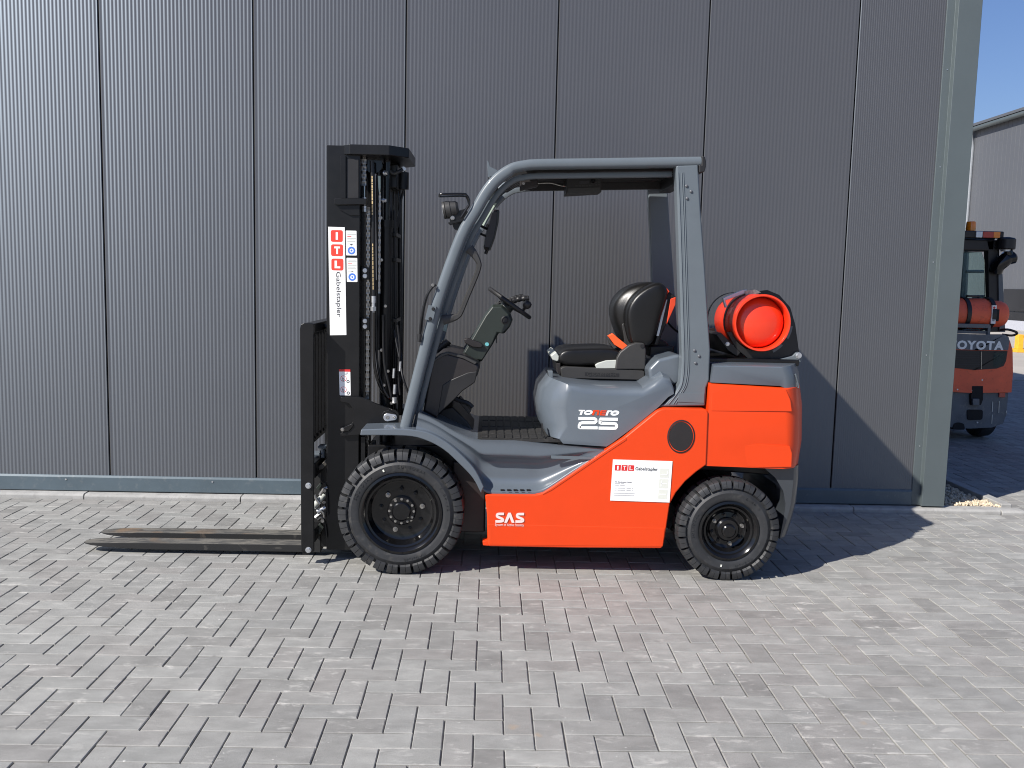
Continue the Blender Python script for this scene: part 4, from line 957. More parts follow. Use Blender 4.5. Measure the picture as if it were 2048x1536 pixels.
# belt with buckle
bl = [(1216, 672), (1226, 667), (1236, 676), (1256, 692), (1246, 700), (1228, 689)]
bm = prism(S(bl, ys + .02), ys + .01, ys + .06); obj('seat_belt', bm, 'belt', fk, bevel=.003)
bm = prism(S([(1216, 676), (1228, 689), (1234, 695), (1228, 698), (1218, 686)], ys + .02), ys + .015, ys + .055); obj('belt_buckle', bm, 'seatplas', fk, bevel=.003)
bm = bmesh.new(); cyl(P(1318, 700, 2.1), (0, 1, 0), .06, .2, 20, bm); box(P(1296, 700, 2.1).x, P(1345, 700, 2.1).x, 2.05, 2.4, P(1296, 745, 2.1).z, P(1296, 690, 2.1).z, bm); obj('air_intake', bm, 'dark', fk, bevel=.01)
bm = tube([P(1332, 640, 2.3), P(1345, 655, 2.25), P(1358, 665, 2.2), P(1370, 672, 2.2)], .007, 8); obj('cable', bm, 'hose', fk)
bm = prism(S([(1290, 735), (1310, 715), (1350, 705), (1362, 712), (1362, 760), (1330, 770), (1295, 765)], 1.90), 1.80, 2.44); obj('hood_rear', bm, 'grey', fk, bevel=.02, seg=3)

MC = C
# ---- gas bottle carrier on the rear
ct = P(1525, 646, 1.80); RT = .147
zpl = P(1500, 724, 1.80).z
bm = prism(S([(1410, 716), (1600, 720), (1598, 733), (1412, 730)], 1.80), 1.80, 2.46); obj('rear_deck', bm, 'black', fk, bevel=.006)
cr = [(1429, 668), (1450, 678), (1470, 700), (1500, 716), (1560, 722), (1603, 712), (1603, 724), (1480, 722), (1455, 708)]
for y0 in (1.86, 2.24):
    pts = []
    for k in range(17):
        a = R_(200 + k * 150 / 16); pts.append((ct.x + (RT + .003) * math.cos(a), ct.z + (RT + .003) * math.sin(a)))
    pts += [(ct.x + RT + .035, ct.z + .05), (ct.x + RT + .06, ct.z - RT * .9), (ct.x + RT + .055, zpl), (ct.x - .06, zpl), (ct.x - RT - .03, ct.z - .05)]
    bm = prism(pts[:17] + [(ct.x + RT + .012, ct.z + .06), (ct.x + RT + .035, ct.z - .02), (ct.x + RT + .065, ct.z - RT * .85), (ct.x + RT + .06, zpl), (ct.x - .03, zpl), (ct.x - RT * .75, ct.z - RT * .95), (ct.x - RT - .02, ct.z - .055)], y0, y0 + .012); obj('bottle_cradle', bm, 'pillar' if False else 'dark', fk, bevel=.001)
    bm = bmesh.new(); rings = []
    for k in range(21):
        a = R_(-15 + k * 215 / 20); rings.append([(ct.x + rr * math.cos(a), yy, ct.z + rr * math.sin(a)) for rr, yy in ((RT + .001, y0 + .125), (RT + .004, y0 + .125), (RT + .004, y0 + .150), (RT + .001, y0 + .150))])
    loft(rings, bm); obj('bottle_strap', bm, 'seatplas', fk)
bm = prism(S([(1428, 668), (1438, 664), (1478, 704), (1470, 712), (1452, 700)], 1.90), 1.86, 2.42); obj('strap_channel', bm, 'dark', fk, bevel=.004)
p = P(1455, 688, 1.855); bm = bmesh.new(); hexbolt((p.x, 1.858, p.z), (0, -1, 0), .008, .016, bm); obj('bolt', bm, 'steel', fk)
bm = prism(S([(1448, 596), (1486, 580), (1495, 579), (1498, 584), (1488, 588), (1452, 601), (1456, 613), (1453, 616), (1449, 602)], 1.97), 1.985, 2.015); obj('strap_lever', bm, 'zinc', fk, bevel=.002)
bm = prism(S(round_poly([(1490, 582), (1500, 580), (1512, 579), (1524, 585), (1510, 589), (1492, 590)], 2), 1.97), 1.98, 2.02); obj('strap_buckle', bm, 'chain', fk, bevel=.002)
# upright plate behind the far end
pts = S([(1520, 582), (1536, 580), (1560, 590), (1582, 615), (1592, 650), (1600, 708), (1598, 724), (1500, 724)], 2.25); bm = prism(pts, 2.262, 2.272); obj('carrier_back_plate', bm, 'dark', fk)
arm = [(1555, 723), (1560, 718), (1585, 712), (1592, 705), (1598, 704), (1604, 709), (1604, 718), (1601, 724)]
bm = prism(S(arm, 1.84), 1.835, 1.86); obj('carrier_hinge', bm, 'pillar', fk, bevel=.003)
p = P(1597, 711, 1.835); bm = bmesh.new(); hexbolt((p.x, 1.835, p.z), (0, -1, 0), .012, .016, bm); obj('hinge_bolt', bm, 'steel', fk)
for a0, a1, rr in ((-28, -5, RT + .024), (-62, -42, RT + .022)):
    rings = []
    for k in range(7):
        a = R_(a0 + (a1 - a0) * k / 6); rings.append([(ct.x + r * math.cos(a), yy, ct.z + r * math.sin(a)) for r, yy in ((rr - .007, 1.857), (rr + .007, 1.857), (rr + .007, 1.863), (rr - .007, 1.863))])
    obj('cradle_slot', loft(rings), 'pillar', fk)

# gas bottle: rests in the carrier, a thing of its own
gb = thing('gas_bottle', 'bright red orange gas bottle strapped across the back of the orange and grey forklift', 'gas bottle', (ct.x, 2.15, ct.z - RT))
bm = lathe_y(ct.x, ct.z, [(.001, 1.820), (.03, 1.821), (.07, 1.828), (.10, 1.838), (.120, 1.850), (.131, 1.868), (.137, 1.90), (RT - .004, 1.935), (RT, 1.95), (RT, 2.22), (RT - .010, 2.26), (RT - .035, 2.30), (.06, 2.33), (.001, 2.335)], 64); obj('bottle_body', bm, 'tank', gb, smooth=40)
bm = lathe_y(ct.x, ct.z, [(RT - .006, 1.93), (RT - .001, 1.82), (RT + .001, 1.802), (RT - .002, 1.797), (RT - .009, 1.797), (RT - .012, 1.801), (RT - .012, 1.84), (RT - .014, 1.93)], 64); obj('foot_ring', bm, 'tank', gb, smooth=40)
bm = bmesh.new(); cyl((ct.x, 2.32, ct.z), (0, 1, 0), .03, .08, 16, bm); obj('valve', bm, 'gold', gb)

# ---- mast
yr0 = 1.87
xl, xr = P(653, 480, yr0).x, P(719, 600, yr0).x
zt = P(650, 290, yr0).z; zb = .055
mast_rails = []
def rail(ya, sgn):
    bm = bmesh.new(); Y = lambda d: ya + sgn * d
    box(xl, xr, *sorted((Y(0), Y(.018))), zb, zt, bm); box(xl, xl + .028, *sorted((Y(.018), Y(.085))), zb, zt, bm); box(xr - .028, xr, *sorted((Y(.018), Y(.085))), zb, zt, bm)
    return obj('mast_rail', bm, 'black', fk, bevel=.003)
mr = rail(yr0, 1); mr2 = rail(mir(yr0), -1)
for ya, sgn in ((yr0 + .045, 1), (mir(yr0 + .045), -1)):
    bm = bmesh.new(); Y = lambda d: ya + sgn * d; x0, x1 = xl + .055, xr + .012
    box(x0, x1, *sorted((Y(.03), Y(.045))), zb + .08, zt - .015, bm); box(x0, x0 + .022, *sorted((Y(.045), Y(.10))), zb + .08, zt - .015, bm); box(x1 - .022, x1, *sorted((Y(.045), Y(.10))), zb + .08, zt - .015, bm); obj('inner_mast_rail', bm, 'black', fk, bevel=.003)
# top plate
zt2 = P(740, 290, 1.84).z; th = .048
pl = [(-.905, 1.935), (-.80, 1.842), (-.60, 1.840), (-.508, 1.93), (-.505, mir(1.93)), (-.60, mir(1.84)), (-.80, mir(1.842)), (-.905, mir(1.935))]
bm = slab(pl, zt2 - th, zt2 + .002); obj('mast_top_plate', bm, 'black', fk, bevel=.004)
def lamp(u, v, y, r, name='bolt', mat='steel', h=.012, parent=None, ax=(0, -1, 0)):
    p = P(u, v, y); bm = bmesh.new(); hexbolt((p.x, y, p.z), ax, r, h, bm); return obj(name, bm, mat, parent or fk)
# upright bar and shelf for the chain anchor
bm = prism(S([(681, 312), (692, 312), (692, 397), (682, 397)], 1.862), 1.855, 1.875); obj('mast_gusset', bm, 'black', fk, bevel=.002)
bm = prism(S([(694, 318), (717, 318), (717, 396), (694, 396)], 1.866), 1.863, 1.869); obj('mast_recess', bm, 'dark', fk)
bm = prism(S([(668, 398), (672, 397), (733, 397), (733, 409), (674, 410), (669, 408)], 1.85), 1.842, 1.90); obj('chain_shelf', bm, 'black', fk, bevel=.003)
bm = prism(S([(672, 411), (719, 411), (719, 430), (700, 430), (678, 418)], 1.863), 1.860, 1.869); obj('shelf_gusset', bm, 'black', fk)
# chains
def chain(u, v0, v1, y, name='lift_chain', w=.022, mat='chain'):
    p0, p1 = P(u, v0, y), P(u, v1, y); x = p0.x; n = int((p0.z - p1.z) / .0185); bm = bmesh.new()
    for k in range(n):
        z = p0.z - (k + .5) * .0185
        for d in ((-1, 0, 1) if k % 2 else (-.5, .5)):
            xx = x + d * w * .42
            loft([[(xx + sx * .0022, y + a * .009, z + c * .0115) for a, c in ((-.7, -1), (.7, -1), (.55, 0), (.7, 1), (-.7, 1), (-.55, 0))] for sx in (-1, 1)], bm)
        cyl((x - w * .5, y, z + .009), (1, 0, 0), .0035, w, 8, bm)
    return obj(name, bm, mat, fk, kind='stuff')
yk = 1.93
chain(728.5, 312, 372, yk); chain(737, 415, 1010, 1.955, w=.016, mat='chain'); chain(760, 385, 590, 1.94, w=.008)
a = P(728.5, 372, yk); b2 = P(728.5, 398, yk); bm = tube([a, b2], .0055, 10, 1); obj('anchor_rod', bm, 'rod', fk)
for v in (395, 412, 418): 
    p = P(728.5, v, yk - .012); bm = bmesh.new(); cyl(p, (0, 0, -1), .0125, .014, 6, bm); obj('anchor_nut', bm, 'steel', fk)
for v in (541, 552, 642, 653): lamp(730, v, 1.905, .0085, 'rail_bolt', 'steel', .010)
for v in (547, 648):
    p = P(731, v, 1.905); bm = bmesh.new(); box(p.x - .022, p.x + .02, 1.908, 1.93, p.z - .032, p.z + .032, bm); obj('rail_block', bm, 'black', fk, bevel=.002)
for u, v in ((768, 346), (765, 401), (770, 302)): lamp(u, v, 1.96, .010, 'mast_bolt', 'steel', .02, ax=(1, -.3, 0))
# hose with gold print and crimped fitting
hp = [P(u, v, 1.915) for u, v in ((744, 322), (745, 360), (746, 420), (746, 500), (747, 560), (747, 592))]
bm = tube(hp, .0125, 12, 3); obj('hydraulic_hose', bm, 'hose', fk)
bm = bmesh.new()
q = 352
while q < 580:
    ln = rnd.uniform(3, 9)
    if 426 < q < 485: q += ln; continue
    a, b2 = P(744.2 + (q - 352) * .009, q, 1.901), P(744.2 + (q - 352) * .009, min(q + ln, 582), 1.901); bar(a, b2, .001, .006 if q < 430 else .004, bm); q += ln + 1.3
obj('hose_print', bm, 'gold', fk, kind='stuff')
p = P(747, 592, 1.915); bm = bmesh.new(); cyl(p, (0.02, 0, -1), .0135, .035, 14, bm); cyl(p + Vector((0, 0, -.035)), (0, 0, -1), .0105, .02, 12, bm); cyl(p + Vector((0, 0, -.055)), (0, 0, -1), .016, .022, 6, bm); obj('hose_fitting', bm, 'steel', fk)
bm = tube([P(748, 625, 1.915), P(748, 690, 1.92), P(749, 730, 1.92), P(757, 765, 1.93), P(772, 792, 1.96), P(790, 800, 2.0)], .008, 10, 4); obj('hydraulic_pipe', bm, 'blackgloss', fk)
bm = tube([P(739, 330, 1.98), P(737, 316, 1.98), P(745, 311, 1.98), P(754, 316, 1.98), P(757, 345, 1.98), P(755, 372, 1.98), P(757, 520, 1.99), P(757, 700, 1.99)], .010, 10, 5); obj('hydraulic_hose', bm, 'hose', fk)
# sheave under the top plate
p = P(748, 330, 1.97); bm = lathe_y(p.x, p.z, [(.001, 1.95), (.045, 1.95), (.045, 1.958), (.036, 1.965), (.036, 1.975), (.045, 1.982), (.045, 1.99), (.001, 1.99)], 32); obj('hose_sheave', bm, 'blackgloss', fk, smooth=25)
bm = prism(S([(756, 352), (761, 352), (761, 375), (759, 392), (757, 375)], 1.94), 1.935, 1.95); obj('sheave_bracket', bm, 'greensticker', fk)
# lift cylinders and further tubes behind the rail
for yy in (2.0, mir(2.0)):
    xx_ = P(772, 600, 2.0).x
    bm = bmesh.new(); cyl((xx_, yy, .18), (0, 0, 1), .030, zt - .55, 20, bm); cyl((xx_, yy, zt - .40), (0, 0, 1), .036, .04, 20, bm); obj('lift_cylinder', bm, 'black', fk)
    bm = bmesh.new(); cyl((xx_, yy, zt - .38), (0, 0, 1), .018, .34, 16, bm); obj('cylinder_rod', bm, 'rod' if False else 'blackgloss', fk)
for (u, y, r, v0, v1) in ((762, 2.06, .012, 330, 840), (781, 2.15, .014, 350, 820), (789, 2.1, .010, 420, 830), (799, 2.35, .016, 360, 830), (786, 2.3, .02, 330, 800), (794, 2.42, .02, 330, 800)):
    bm = tube([P(u, v0, y), P(u + 1, (v0 + v1) / 2, y), P(u + 1, v1, y)], r, 10, 3); obj('hydraulic_pipe', bm, 'hose', fk)
bm = bmesh.new(); p = P(782, 360, 2.2); box(p.x - .05, p.x + .05, 2.05, 2.35, p.z - .06, p.z + .07, bm); obj('valve_block', bm, 'black', fk, bevel=.01)
bm = tube([P(770, 320, 2.0), P(775, 336, 2.0), P(787, 347, 2.0), P(798, 343, 2.0), P(806, 338, 2.05)], .009, 10, 5); obj('hydraulic_hose', bm, 'seatplas', fk)
p = P(807, 338, 2.05); bm = bmesh.new(); hexbolt(p, (0.2, -1, 0), .009, .02, bm); obj('hose_fitting', bm, 'steel', fk)
bm = bmesh.new(); cyl(P(805, 345, 2.2) , (0, 0, -1), .035, .09, 16, bm); obj('cable_reel', bm, 'black', fk)
for (pts, r) in ((((797, 352), (796, 380), (797, 395), (800, 405), (800, 420), (795, 440), (790, 470)), .006), (((803, 352), (801, 380), (799, 398), (800, 420), (796, 440), (789, 455)), .006), (((809, 352), (808, 375), (803, 398), (801, 415), (800, 430), (793, 460)), .006)):
    bm = tube([P(u, v, 2.2) for u, v in pts], r, 8, 4); obj('cable', bm, 'hose', fk)
bm = tube([P(789, 440, 2.2), P(791, 560, 2.2), P(790, 640, 2.2), P(796, 690, 2.15), P(803, 720, 2.1), P(800, 760, 2.1), P(789, 800, 2.0)], .010, 10, 4); obj('hydraulic_hose', bm, 'hose', fk)
bm = tube([P(788, 660, 2.0), P(800, 720, 1.95), P(806, 755, 1.9), P(816, 785, 1.9)], .006, 8, 4); obj('cable', bm, 'hose', fk)
bm = bmesh.new(); cyl(P(789, 788, 1.9), (0.03, 0, 1), .009, .05, 10, bm); cyl(P(789, 806, 1.9), (0, 0, 1), .012, .03, 6, bm); obj('hose_fitting', bm, 'steel', fk)
p = P(790, 480, 2.2)
for v in (470, 520, 640): 
    p = P(790, v, 2.12); bm = bmesh.new(); box(p.x - .04, p.x + .015, 2.05, 2.3, p.z - .01, p.z + .01, bm); obj('hose_clamp', bm, 'black', fk, bevel=.002)
for (u, v) in ((762, 436), (763, 520), (771, 612), (763, 700), (776, 742), (768, 770), (783, 806)):
    p = P(u, v, 1.96); bm = bmesh.new(); hexbolt((p.x, 1.955, p.z), (0.2, -1, 0), .006, .012, bm); obj('mast_bolt', bm, 'chain', fk)
for pts, r in ((((753, 560), (752, 660), (756, 735), (766, 775), (778, 796)), .006), (((766, 630), (768, 720), (778, 770), (784, 800)), .007), (((795, 650), (800, 700), (797, 745), (800, 790)), .006)):
    bm = tube([P(u, v, 1.945) for u, v in pts], r, 8, 4); obj('hydraulic_hose', bm, 'hose', fk)
for (u, v) in ((800, 742), (787, 756)):
    bm = bmesh.new(); cyl(P(u, v, 1.93), (0.05, 0, 1), .007, .05, 10, bm); obj('hose_fitting', bm, 'steel', fk)
# cross ties between the rails
for z0, z1 in ((.35, .45), (1.1, 1.2), (zt - .12, zt - .05)):
    bm = bmesh.new(); box(xr - .05, xr - .02, yr0 + .02, mir(yr0 + .02), z0, z1, bm); obj('mast_cross_tie', bm, 'black', fk, bevel=.004)
# lower mast bracket with tilt link
lb = [(681, 794), (720, 793.5), (754, 808), (790, 821), (798, 826), (796, 856), (760, 866), (681, 872), (681, 866), (700, 861), (706, 852), (706, 818), (698, 806), (681, 803)]
bm = prism(S(round_poly(lb, 4, 3), 1.85), 1.845, 1.868); obj('mast_bracket', bm, 'black', fk, bevel=.003)
ov = [];  cA, cB = (775, 834.5), (788.5, 834.5)
for k in range(9): a = R_(90 + k * 180 / 8); ov.append((cA[0] + 8.2 * math.cos(a), cA[1] - 8.2 * math.sin(a)))
for k in range(9): a = R_(-90 + k * 180 / 8); ov.append((cB[0] + 6 * math.cos(a), cB[1] - 6 * math.sin(a)))
bm = prism(S(ov, 1.835), 1.828, 1.846); tl = obj('tilt_link', bm, 'steel', fk, bevel=.004, seg=3)
for (u, v), r in ((cA, .010), (cB, .007)): 
    p = P(u, v, 1.828); bm = lathe_y(p.x, p.z, [(r, 1.8285), (r, 1.825), (r * .6, 1.824), (.0005, 1.826)], 16); obj('pin', bm, 'chain', tl)
bm = prism(S([(763, 829), (768, 822), (778, 820), (792, 827), (786, 829), (772, 826), (766, 832)], 1.84), 1.835, 1.85); obj('link_cover', bm, 'black', fk, bevel=.003)
bm = prism(S([(679, 856), (690, 853), (706, 846), (707, 852), (698, 862), (684, 864)], 1.845), 1.838, 1.86); obj('bracket_ear', bm, 'blackgloss', fk, bevel=.003)
lamp(685, 859, 1.84, .007, 'bolt', 'chain', .012)
bm = prism(S([(722, 872), (732, 872), (732, 960), (722, 960)], 1.90), 1.88, 1.93); prism(S([(744, 880), (752, 880), (752, 905), (744, 905)], 1.95), 1.94, 1.96, bm); obj('mast_foot', bm, 'black', fk, bevel=.003)

# stickers on the rail
ysn = yr0 - .001
def sticker(pts, mat='white', name='sticker', rr=0):
    bm = prism(S(round_poly(pts, rr, 3) if rr else pts, ysn), ysn - .0006, ysn + .001); return obj(name, bm, mat, fk)
st = sticker([(656.3, 453.5), (689.5, 454.5), (692.8, 670), (660, 670.5)], name='company_sticker')
for k, chh in enumerate('ITL'):
    u0, v0 = 661.5 + k * .6, 460 + k * 28.5; tl_ = round_poly([(u0, v0), (u0 + 24, v0 + .3), (u0 + 24, v0 + 24), (u0, v0 + 23.5)], 4, 3)
    bm = prism(S(tl_, ysn - .001), ysn - .0012, ysn); obj('logo_tile', bm, 'redorange', st)
    wd = 4.5 if chh == 'I' else 11.5; cu2 = u0 + 12.2
    quad_text('lettering', chh, cu2 - wd / 2, v0 + 4.5, cu2 + wd / 2, v0 + 19.5, ysn - .0018, 'white', st, offset=.006)
a = P(669.5, 543.5, ysn - .001); b2 = P(680.2, 634, ysn - .001); ax_ = (P(671.5, 634, ysn - .001) - a).normalized()
place_text('lettering', 'Gabelstapler', .1, tuple(a), 'ink', st, ex=tuple(ax_), ez=(-ax_.z, 0, ax_.x), width=(P(671.5, 634, ysn).z - a.z) * -1, height=P(681, 560, ysn).x - P(669.5, 560, ysn).x)
for (pu, pv0, pv1) in ((691.5, 461, 511), (693, 515.5, 564)):
    s2 = sticker([(pu, pv0), (pu + 21.5, pv0 + .5), (pu + 22, pv1), (pu + .8, pv1 - .3)], rr=1.5, name='inspection_sticker')
    cx_, cz_ = XZ(pu + 11.5, pv1 - 10, ysn); r_ = .0195
    bm = lathe_y(cx_, cz_, [(r_ * .55, ysn - .0007), (r_ * .55, ysn - .0012), (r_, ysn - .0012), (r_, ysn - .0007)], 28, cap=False); lathe_y(cx_, cz_, [(r_ * .30, ysn - .0007), (r_ * .30, ysn - .0012), (.0005, ysn - .0012)], 4, bm, cap=False); obj('test_seal', bm, 'blue', s2)
    bm = bmesh.new()
    for f, w_ in ((3, 15), (6, 17), (14, 17), (17, 14), (20, 16), (25, 12)): bar(P(pu + 3, pv0 + f + 1.5, ysn - .001), P(pu + 3 + w_, pv0 + f + 1.6, ysn - .001), .0006, .0022, bm)
    obj('fine_print', bm, 'cream' if False else 'seatgrey', s2, kind='stuff')
    bm = bmesh.new(); bar(P(pu + 3, pv0 + 12, ysn - .001), P(pu + 11, pv0 + 12, ysn - .001), .0006, .003, bm); obj('red_print', bm, 'red', s2)
    bm = prism(S([(pu + 8, pv1 - 22.5), (pu + 14, pv1 - 22.5), (pu + 11, pv1 - 20)], ysn - .001), ysn - .0012, ysn); obj('arrow', bm, 'ink', s2)
ws = sticker([(678, 738.5), (700.5, 739), (701.5, 791), (679.5, 790.5)], rr=1.5, name='warning_sticker')
bm = prism(S([(678, 738.5), (700.5, 739), (700.6, 743.5), (678.2, 743)], ysn - .001), ysn - .0012, ysn); obj('red_header', bm, 'red', ws)
bm = bmesh.new()
for (u, v, r, w_) in ((687, 757, .0155, .0012), (687, 779, .0155, .0012)):
    cx_, cz_ = XZ(u, v, ysn); lathe_y(cx_, cz_, [(r, ysn - .0007), (r, ysn - .0012), (r - w_ * 1.6, ysn - .0012), (r - w_ * 1.6, ysn - .0007)], 24, bm, cap=False)
    bar(Vector((cx_ - r * .7, ysn - .001, cz_ + r * .7)), Vector((cx_ + r * .7, ysn - .001, cz_ - r * .7)), .0006, .0016, bm)
obj('prohibition_sign', bm, 'red', ws, kind='stuff')
bm = bmesh.new()
for (u, v) in ((696, 763), (696.5, 786)):
    cx_, cz_ = XZ(u, v, ysn); lathe_y(cx_, cz_, [(.008, ysn - .0007), (.008, ysn - .0012), (.0045, ysn - .0012), (.0045, ysn - .0007)], 18, bm, cap=False)
bar(P(689, 748, ysn - .001), P(694, 748, ysn - .001), .0006, .003, bm); bar(P(694, 748, ysn - .001), P(694, 744.5, ysn - .001), .0006, .003, bm)
for v in (759, 781): bar(P(685.5, v - 3, ysn - .001), P(686.5, v + 4, ysn - .001), .0006, .004, bm)
obj('pictogram', bm, 'ink', ws)

# ---- carriage, load backrest, forks
yb0 = 1.76
xb0, xb1 = P(600, 900, yb0).x, P(627.5, 900, yb0).x; zb0, zb1 = P(610, 1104, yb0).z, P(610, 646, yb0).z
for ya in (yb0, mir(yb0) - .02):
    op = round_poly([(xb0, zb0), (xb1 + .002, zb0), (xb1 + .002, zb1), (xb0, zb1)], .0)
    bm = prism([(xb0 + .004, zb0), (xb1, zb0), (xb1, zb1 - .004), (xb1 - .01, zb1), (xb0 + .02, zb1), (xb0 + .005, zb1 - .008), (xb0, zb1 - .03)], ya, ya + .02); obj('backrest_side', bm, 'black', fk, bevel=.004, seg=3)
for v in (971, 1099.5):
    p = P(617, v, yb0); bm = bmesh.new(); cyl((p.x, yb0 + .0005, p.z), (0, -1, 0), .0155, .005, 20, bm); cyl((p.x, yb0 - .004, p.z), (0, -1, 0), .011, .010, 6, bm); obj('backrest_bolt', bm, 'steel', fk)
bm = bmesh.new(); box(xb0 + .01, xb0 + .07, yb0 + .02, mir(yb0) - .02, zb1 - .05, zb1 - .003, bm); obj('backrest_top_bar', bm, 'black', fk, bevel=.004)
bm = bmesh.new(); box(xb0 + .01, xb0 + .04, yb0 + .02, mir(yb0) - .02, .62, .66, bm); obj('backrest_lower_bar', bm, 'black', fk, bevel=.004)
for k in range(9):
    y0 = yb0 + .09 + k * .088; bm = bmesh.new(); box(xb0 + .012, xb0 + .045, y0, y0 + .012, .64, zb1 - .04, bm); obj('backrest_bar', bm, 'black', fk, bevel=.002)
bm = tube([Vector((xb1, yb0 + .3, zb1 - .03)), Vector((xb1 + .05, yb0 + .28, zb1 - .08)), Vector((xb1 + .07, yb0 + .25, zb1 - .35)), Vector((xb1 + .06, yb0 + .25, .7))], .02, 8, 4); obj('backrest_stay', bm, 'black', fk)
for z0, z1 in ((.12, .19), (.46, .54)):
    bm = bmesh.new(); box(xb0 + .035, xb0 + .075, yb0 + .02, mir(yb0) - .02, z0, z1, bm); obj('fork_carriage_bar', bm, 'black', fk, bevel=.006)
bm = bmesh.new(); box(xb0 + .075, xb0 + .10, yr0 + .10, mir(yr0 + .10), .15, .52, bm); obj('carriage_plate', bm, 'black', fk, bevel=.006)
for y0, tipu, tipv in ((1.928, 170, 1082), (2.126, 206, 1061)):
    xt = PZ(tipu, tipv, .05).x; xh = xb0 + .035; w_ = .10
    rings = []
    for x_, zt_, zb_, ww in ((xh, .062, .022, 1), (-1.9, .060, .024, 1), (xt + .20, .058, .030, 1), (xt + .10, .056, .036, .98), (xt + .045, .054, .041, .86), (xt + .015, .052, .044, .62), (xt, .050, .046, .30)):
        yc = y0 + w_ / 2; h_ = w_ / 2 * ww; rings.append([(x_, yc - h_, zb_), (x_, yc + h_, zb_), (x_, yc + h_, zt_), (x_, yc - h_, zt_)])
    rings.insert(0, [(xh + .04, y0, .03), (xh + .04, y0 + w_, .03), (xh + .04, y0 + w_, .50), (xh + .04, y0, .50)])
    bm = loft(rings[1:]); box(xh - .002, xh + .038, y0, y0 + w_, .022, .52, bm); obj('fork', bm, 'forkblade', fk, bevel=.003)
    bm = bmesh.new(); box(xh + .03, xh + .075, y0 + .02, y0 + .08, .54, .575, bm); obj('fork_latch', bm, 'black', fk, bevel=.004)
# side shifter parts seen between backrest and mast
for (u, v) in ((633, 907), (646, 893)):
    p = P(u, v, 1.95); bm = bmesh.new(); box(p.x - .022, p.x + .022, 1.92, 2.0, p.z - .006, p.z + .006, bm); cyl((p.x, 1.95, p.z - .06), (0, 0, 1), .012, .06, 10, bm); obj('shifter_hook', bm, 'zinc' if u > 700 else 'pillar', fk, bevel=.002)
bm = prism(S([(627, 940), (640, 930), (657, 916), (657, 926), (645, 938), (632, 942)], 1.88), 1.88, 1.98); obj('shifter_wedge', bm, 'fork', fk, bevel=.003)
bm = prism(S([(640, 935), (657, 925), (657, 1094), (643, 1094)], 1.92), 1.92, 1.95); obj('carriage_roller_plate', bm, 'black', fk, bevel=.004)
bm = bmesh.new(); cyl(P(627, 1014, 1.86), (P(648, 990, 1.90) - P(627, 1014, 1.86)), .016, .085, 16, bm); sc_ = obj('shift_cylinder', bm, 'seatgrey', fk)
bm = bmesh.new(); cyl(P(634, 1024, 1.87), (1, .3, .5), .013, .05, 14, bm); obj('hose_fitting', bm, 'steel', fk)
bm = bmesh.new(); cyl(P(630, 1035, 1.87), (1, .2, .8), .010, .04, 6, bm); obj('hose_fitting', bm, 'blue' if False else 'steel', fk)
bm = prism(S([(628, 1060), (640, 1046), (648, 1055), (636, 1072), (629, 1070)], 1.87), 1.87, 1.90); obj('lower_clamp', bm, 'olive', fk, bevel=.003)
bm = prism(S([(632, 976), (640, 966), (644, 970), (637, 982)], 1.87), 1.87, 1.90); obj('lower_clamp', bm, 'olive', fk, bevel=.003)
for pts, r, mt in ((((646, 975), (652, 985), (654, 1010), (650, 1030)), .006, 'hose'), (((650, 965), (655, 990), (656, 1030)), .005, 'hose'), (((636, 1040), (645, 1035), (650, 1050), (653, 1075)), .008, 'hose'), (((640, 990), (648, 978), (655, 975)), .009, 'chain'), (((629, 990), (634, 1000), (640, 1008)), .008, 'chain'), (((642, 1020), (648, 1030), (646, 1045)), .006, 'chain')):
    bm = tube([P(u, v, 1.86) for u, v in pts], r, 8, 4); obj('hydraulic_hose', bm, mt, fk)
bm = bmesh.new(); cyl(P(646, 1040, 1.86), (0, -1, 0), .010, .02, 8, bm); cyl(P(650, 980, 1.86), (0, -1, 0), .009, .02, 8, bm); cyl(P(647, 1005, 1.87), (.5, -1, .3), .007, .02, 8, bm); obj('hose_fitting', bm, 'chain', fk)
bm = bmesh.new(); box(P(613, 1105, 1.8).x - .015, P(613, 1105, 1.8).x + .018, 1.77, 1.82, .055, .10, bm); obj('backrest_foot', bm, 'black', fk, bevel=.003)
bm = bmesh.new(); box(xb1 + .02, xb1 + .09, 1.93, 2.47, .07, .11, bm); obj('carriage_foot', bm, 'black', fk, bevel=.006)

# =================================================================== SECOND FORKLIFT, parked in the shade round the corner
Y2 = 6.15
def Q(u, v): return P(u, v, Y2)
cxb = Q(1946, 760).x
f2 = thing('parked_forklift', 'older scuffed red orange forklift seen from behind, parked in shade past the building corner', 'forklift', (cxb, Y2 + 1, 0))
hw = Q(2026, 800).x - cxb
def sym(pts): return pts + [(2 * cxb - x, z) for x, z in reversed(pts)]
def half(uv): return [XZ(u, v, Y2) for u, v in uv]
def back_loft(uv, name, mat, y0, y1, rr=.05, parent=f2, **kw):
    s = sym(half(uv)); bm = loft_y([(y0 + rr, [(cxb + (x - cxb) * 1.0, z) for x, z in s]), (y1, s)]);
    bm.free()
    s0 = [(cxb + (x - cxb) * (1 - rr), z) for x, z in s]
    return obj(name, loft_y([(y0, s0), (y0 + .03, [(cxb + (x - cxb) * (1 - rr * .35), z) for x, z in s]), (y0 + .10, s), (y1, s)]), mat, parent, smooth=30, **kw)
back_loft([(2002, 727), (2020, 727), (2029, 740), (2030, 770), (2028, 786), (1946, 786)][::1] and [(1946, 674), (2014, 675), (2024, 681), (2030, 700), (2031, 745), (2028, 785), (1946, 786)], 'counterweight', 'oldorange', Y2, Y2 + .6, .06)
back_loft([(1946, 786.5), (2024, 786.5), (2020, 830), (2013, 848), (1990, 856), (1946, 858)], 'bumper', 'oldgrey', Y2 + .03, Y2 + .5, .05)
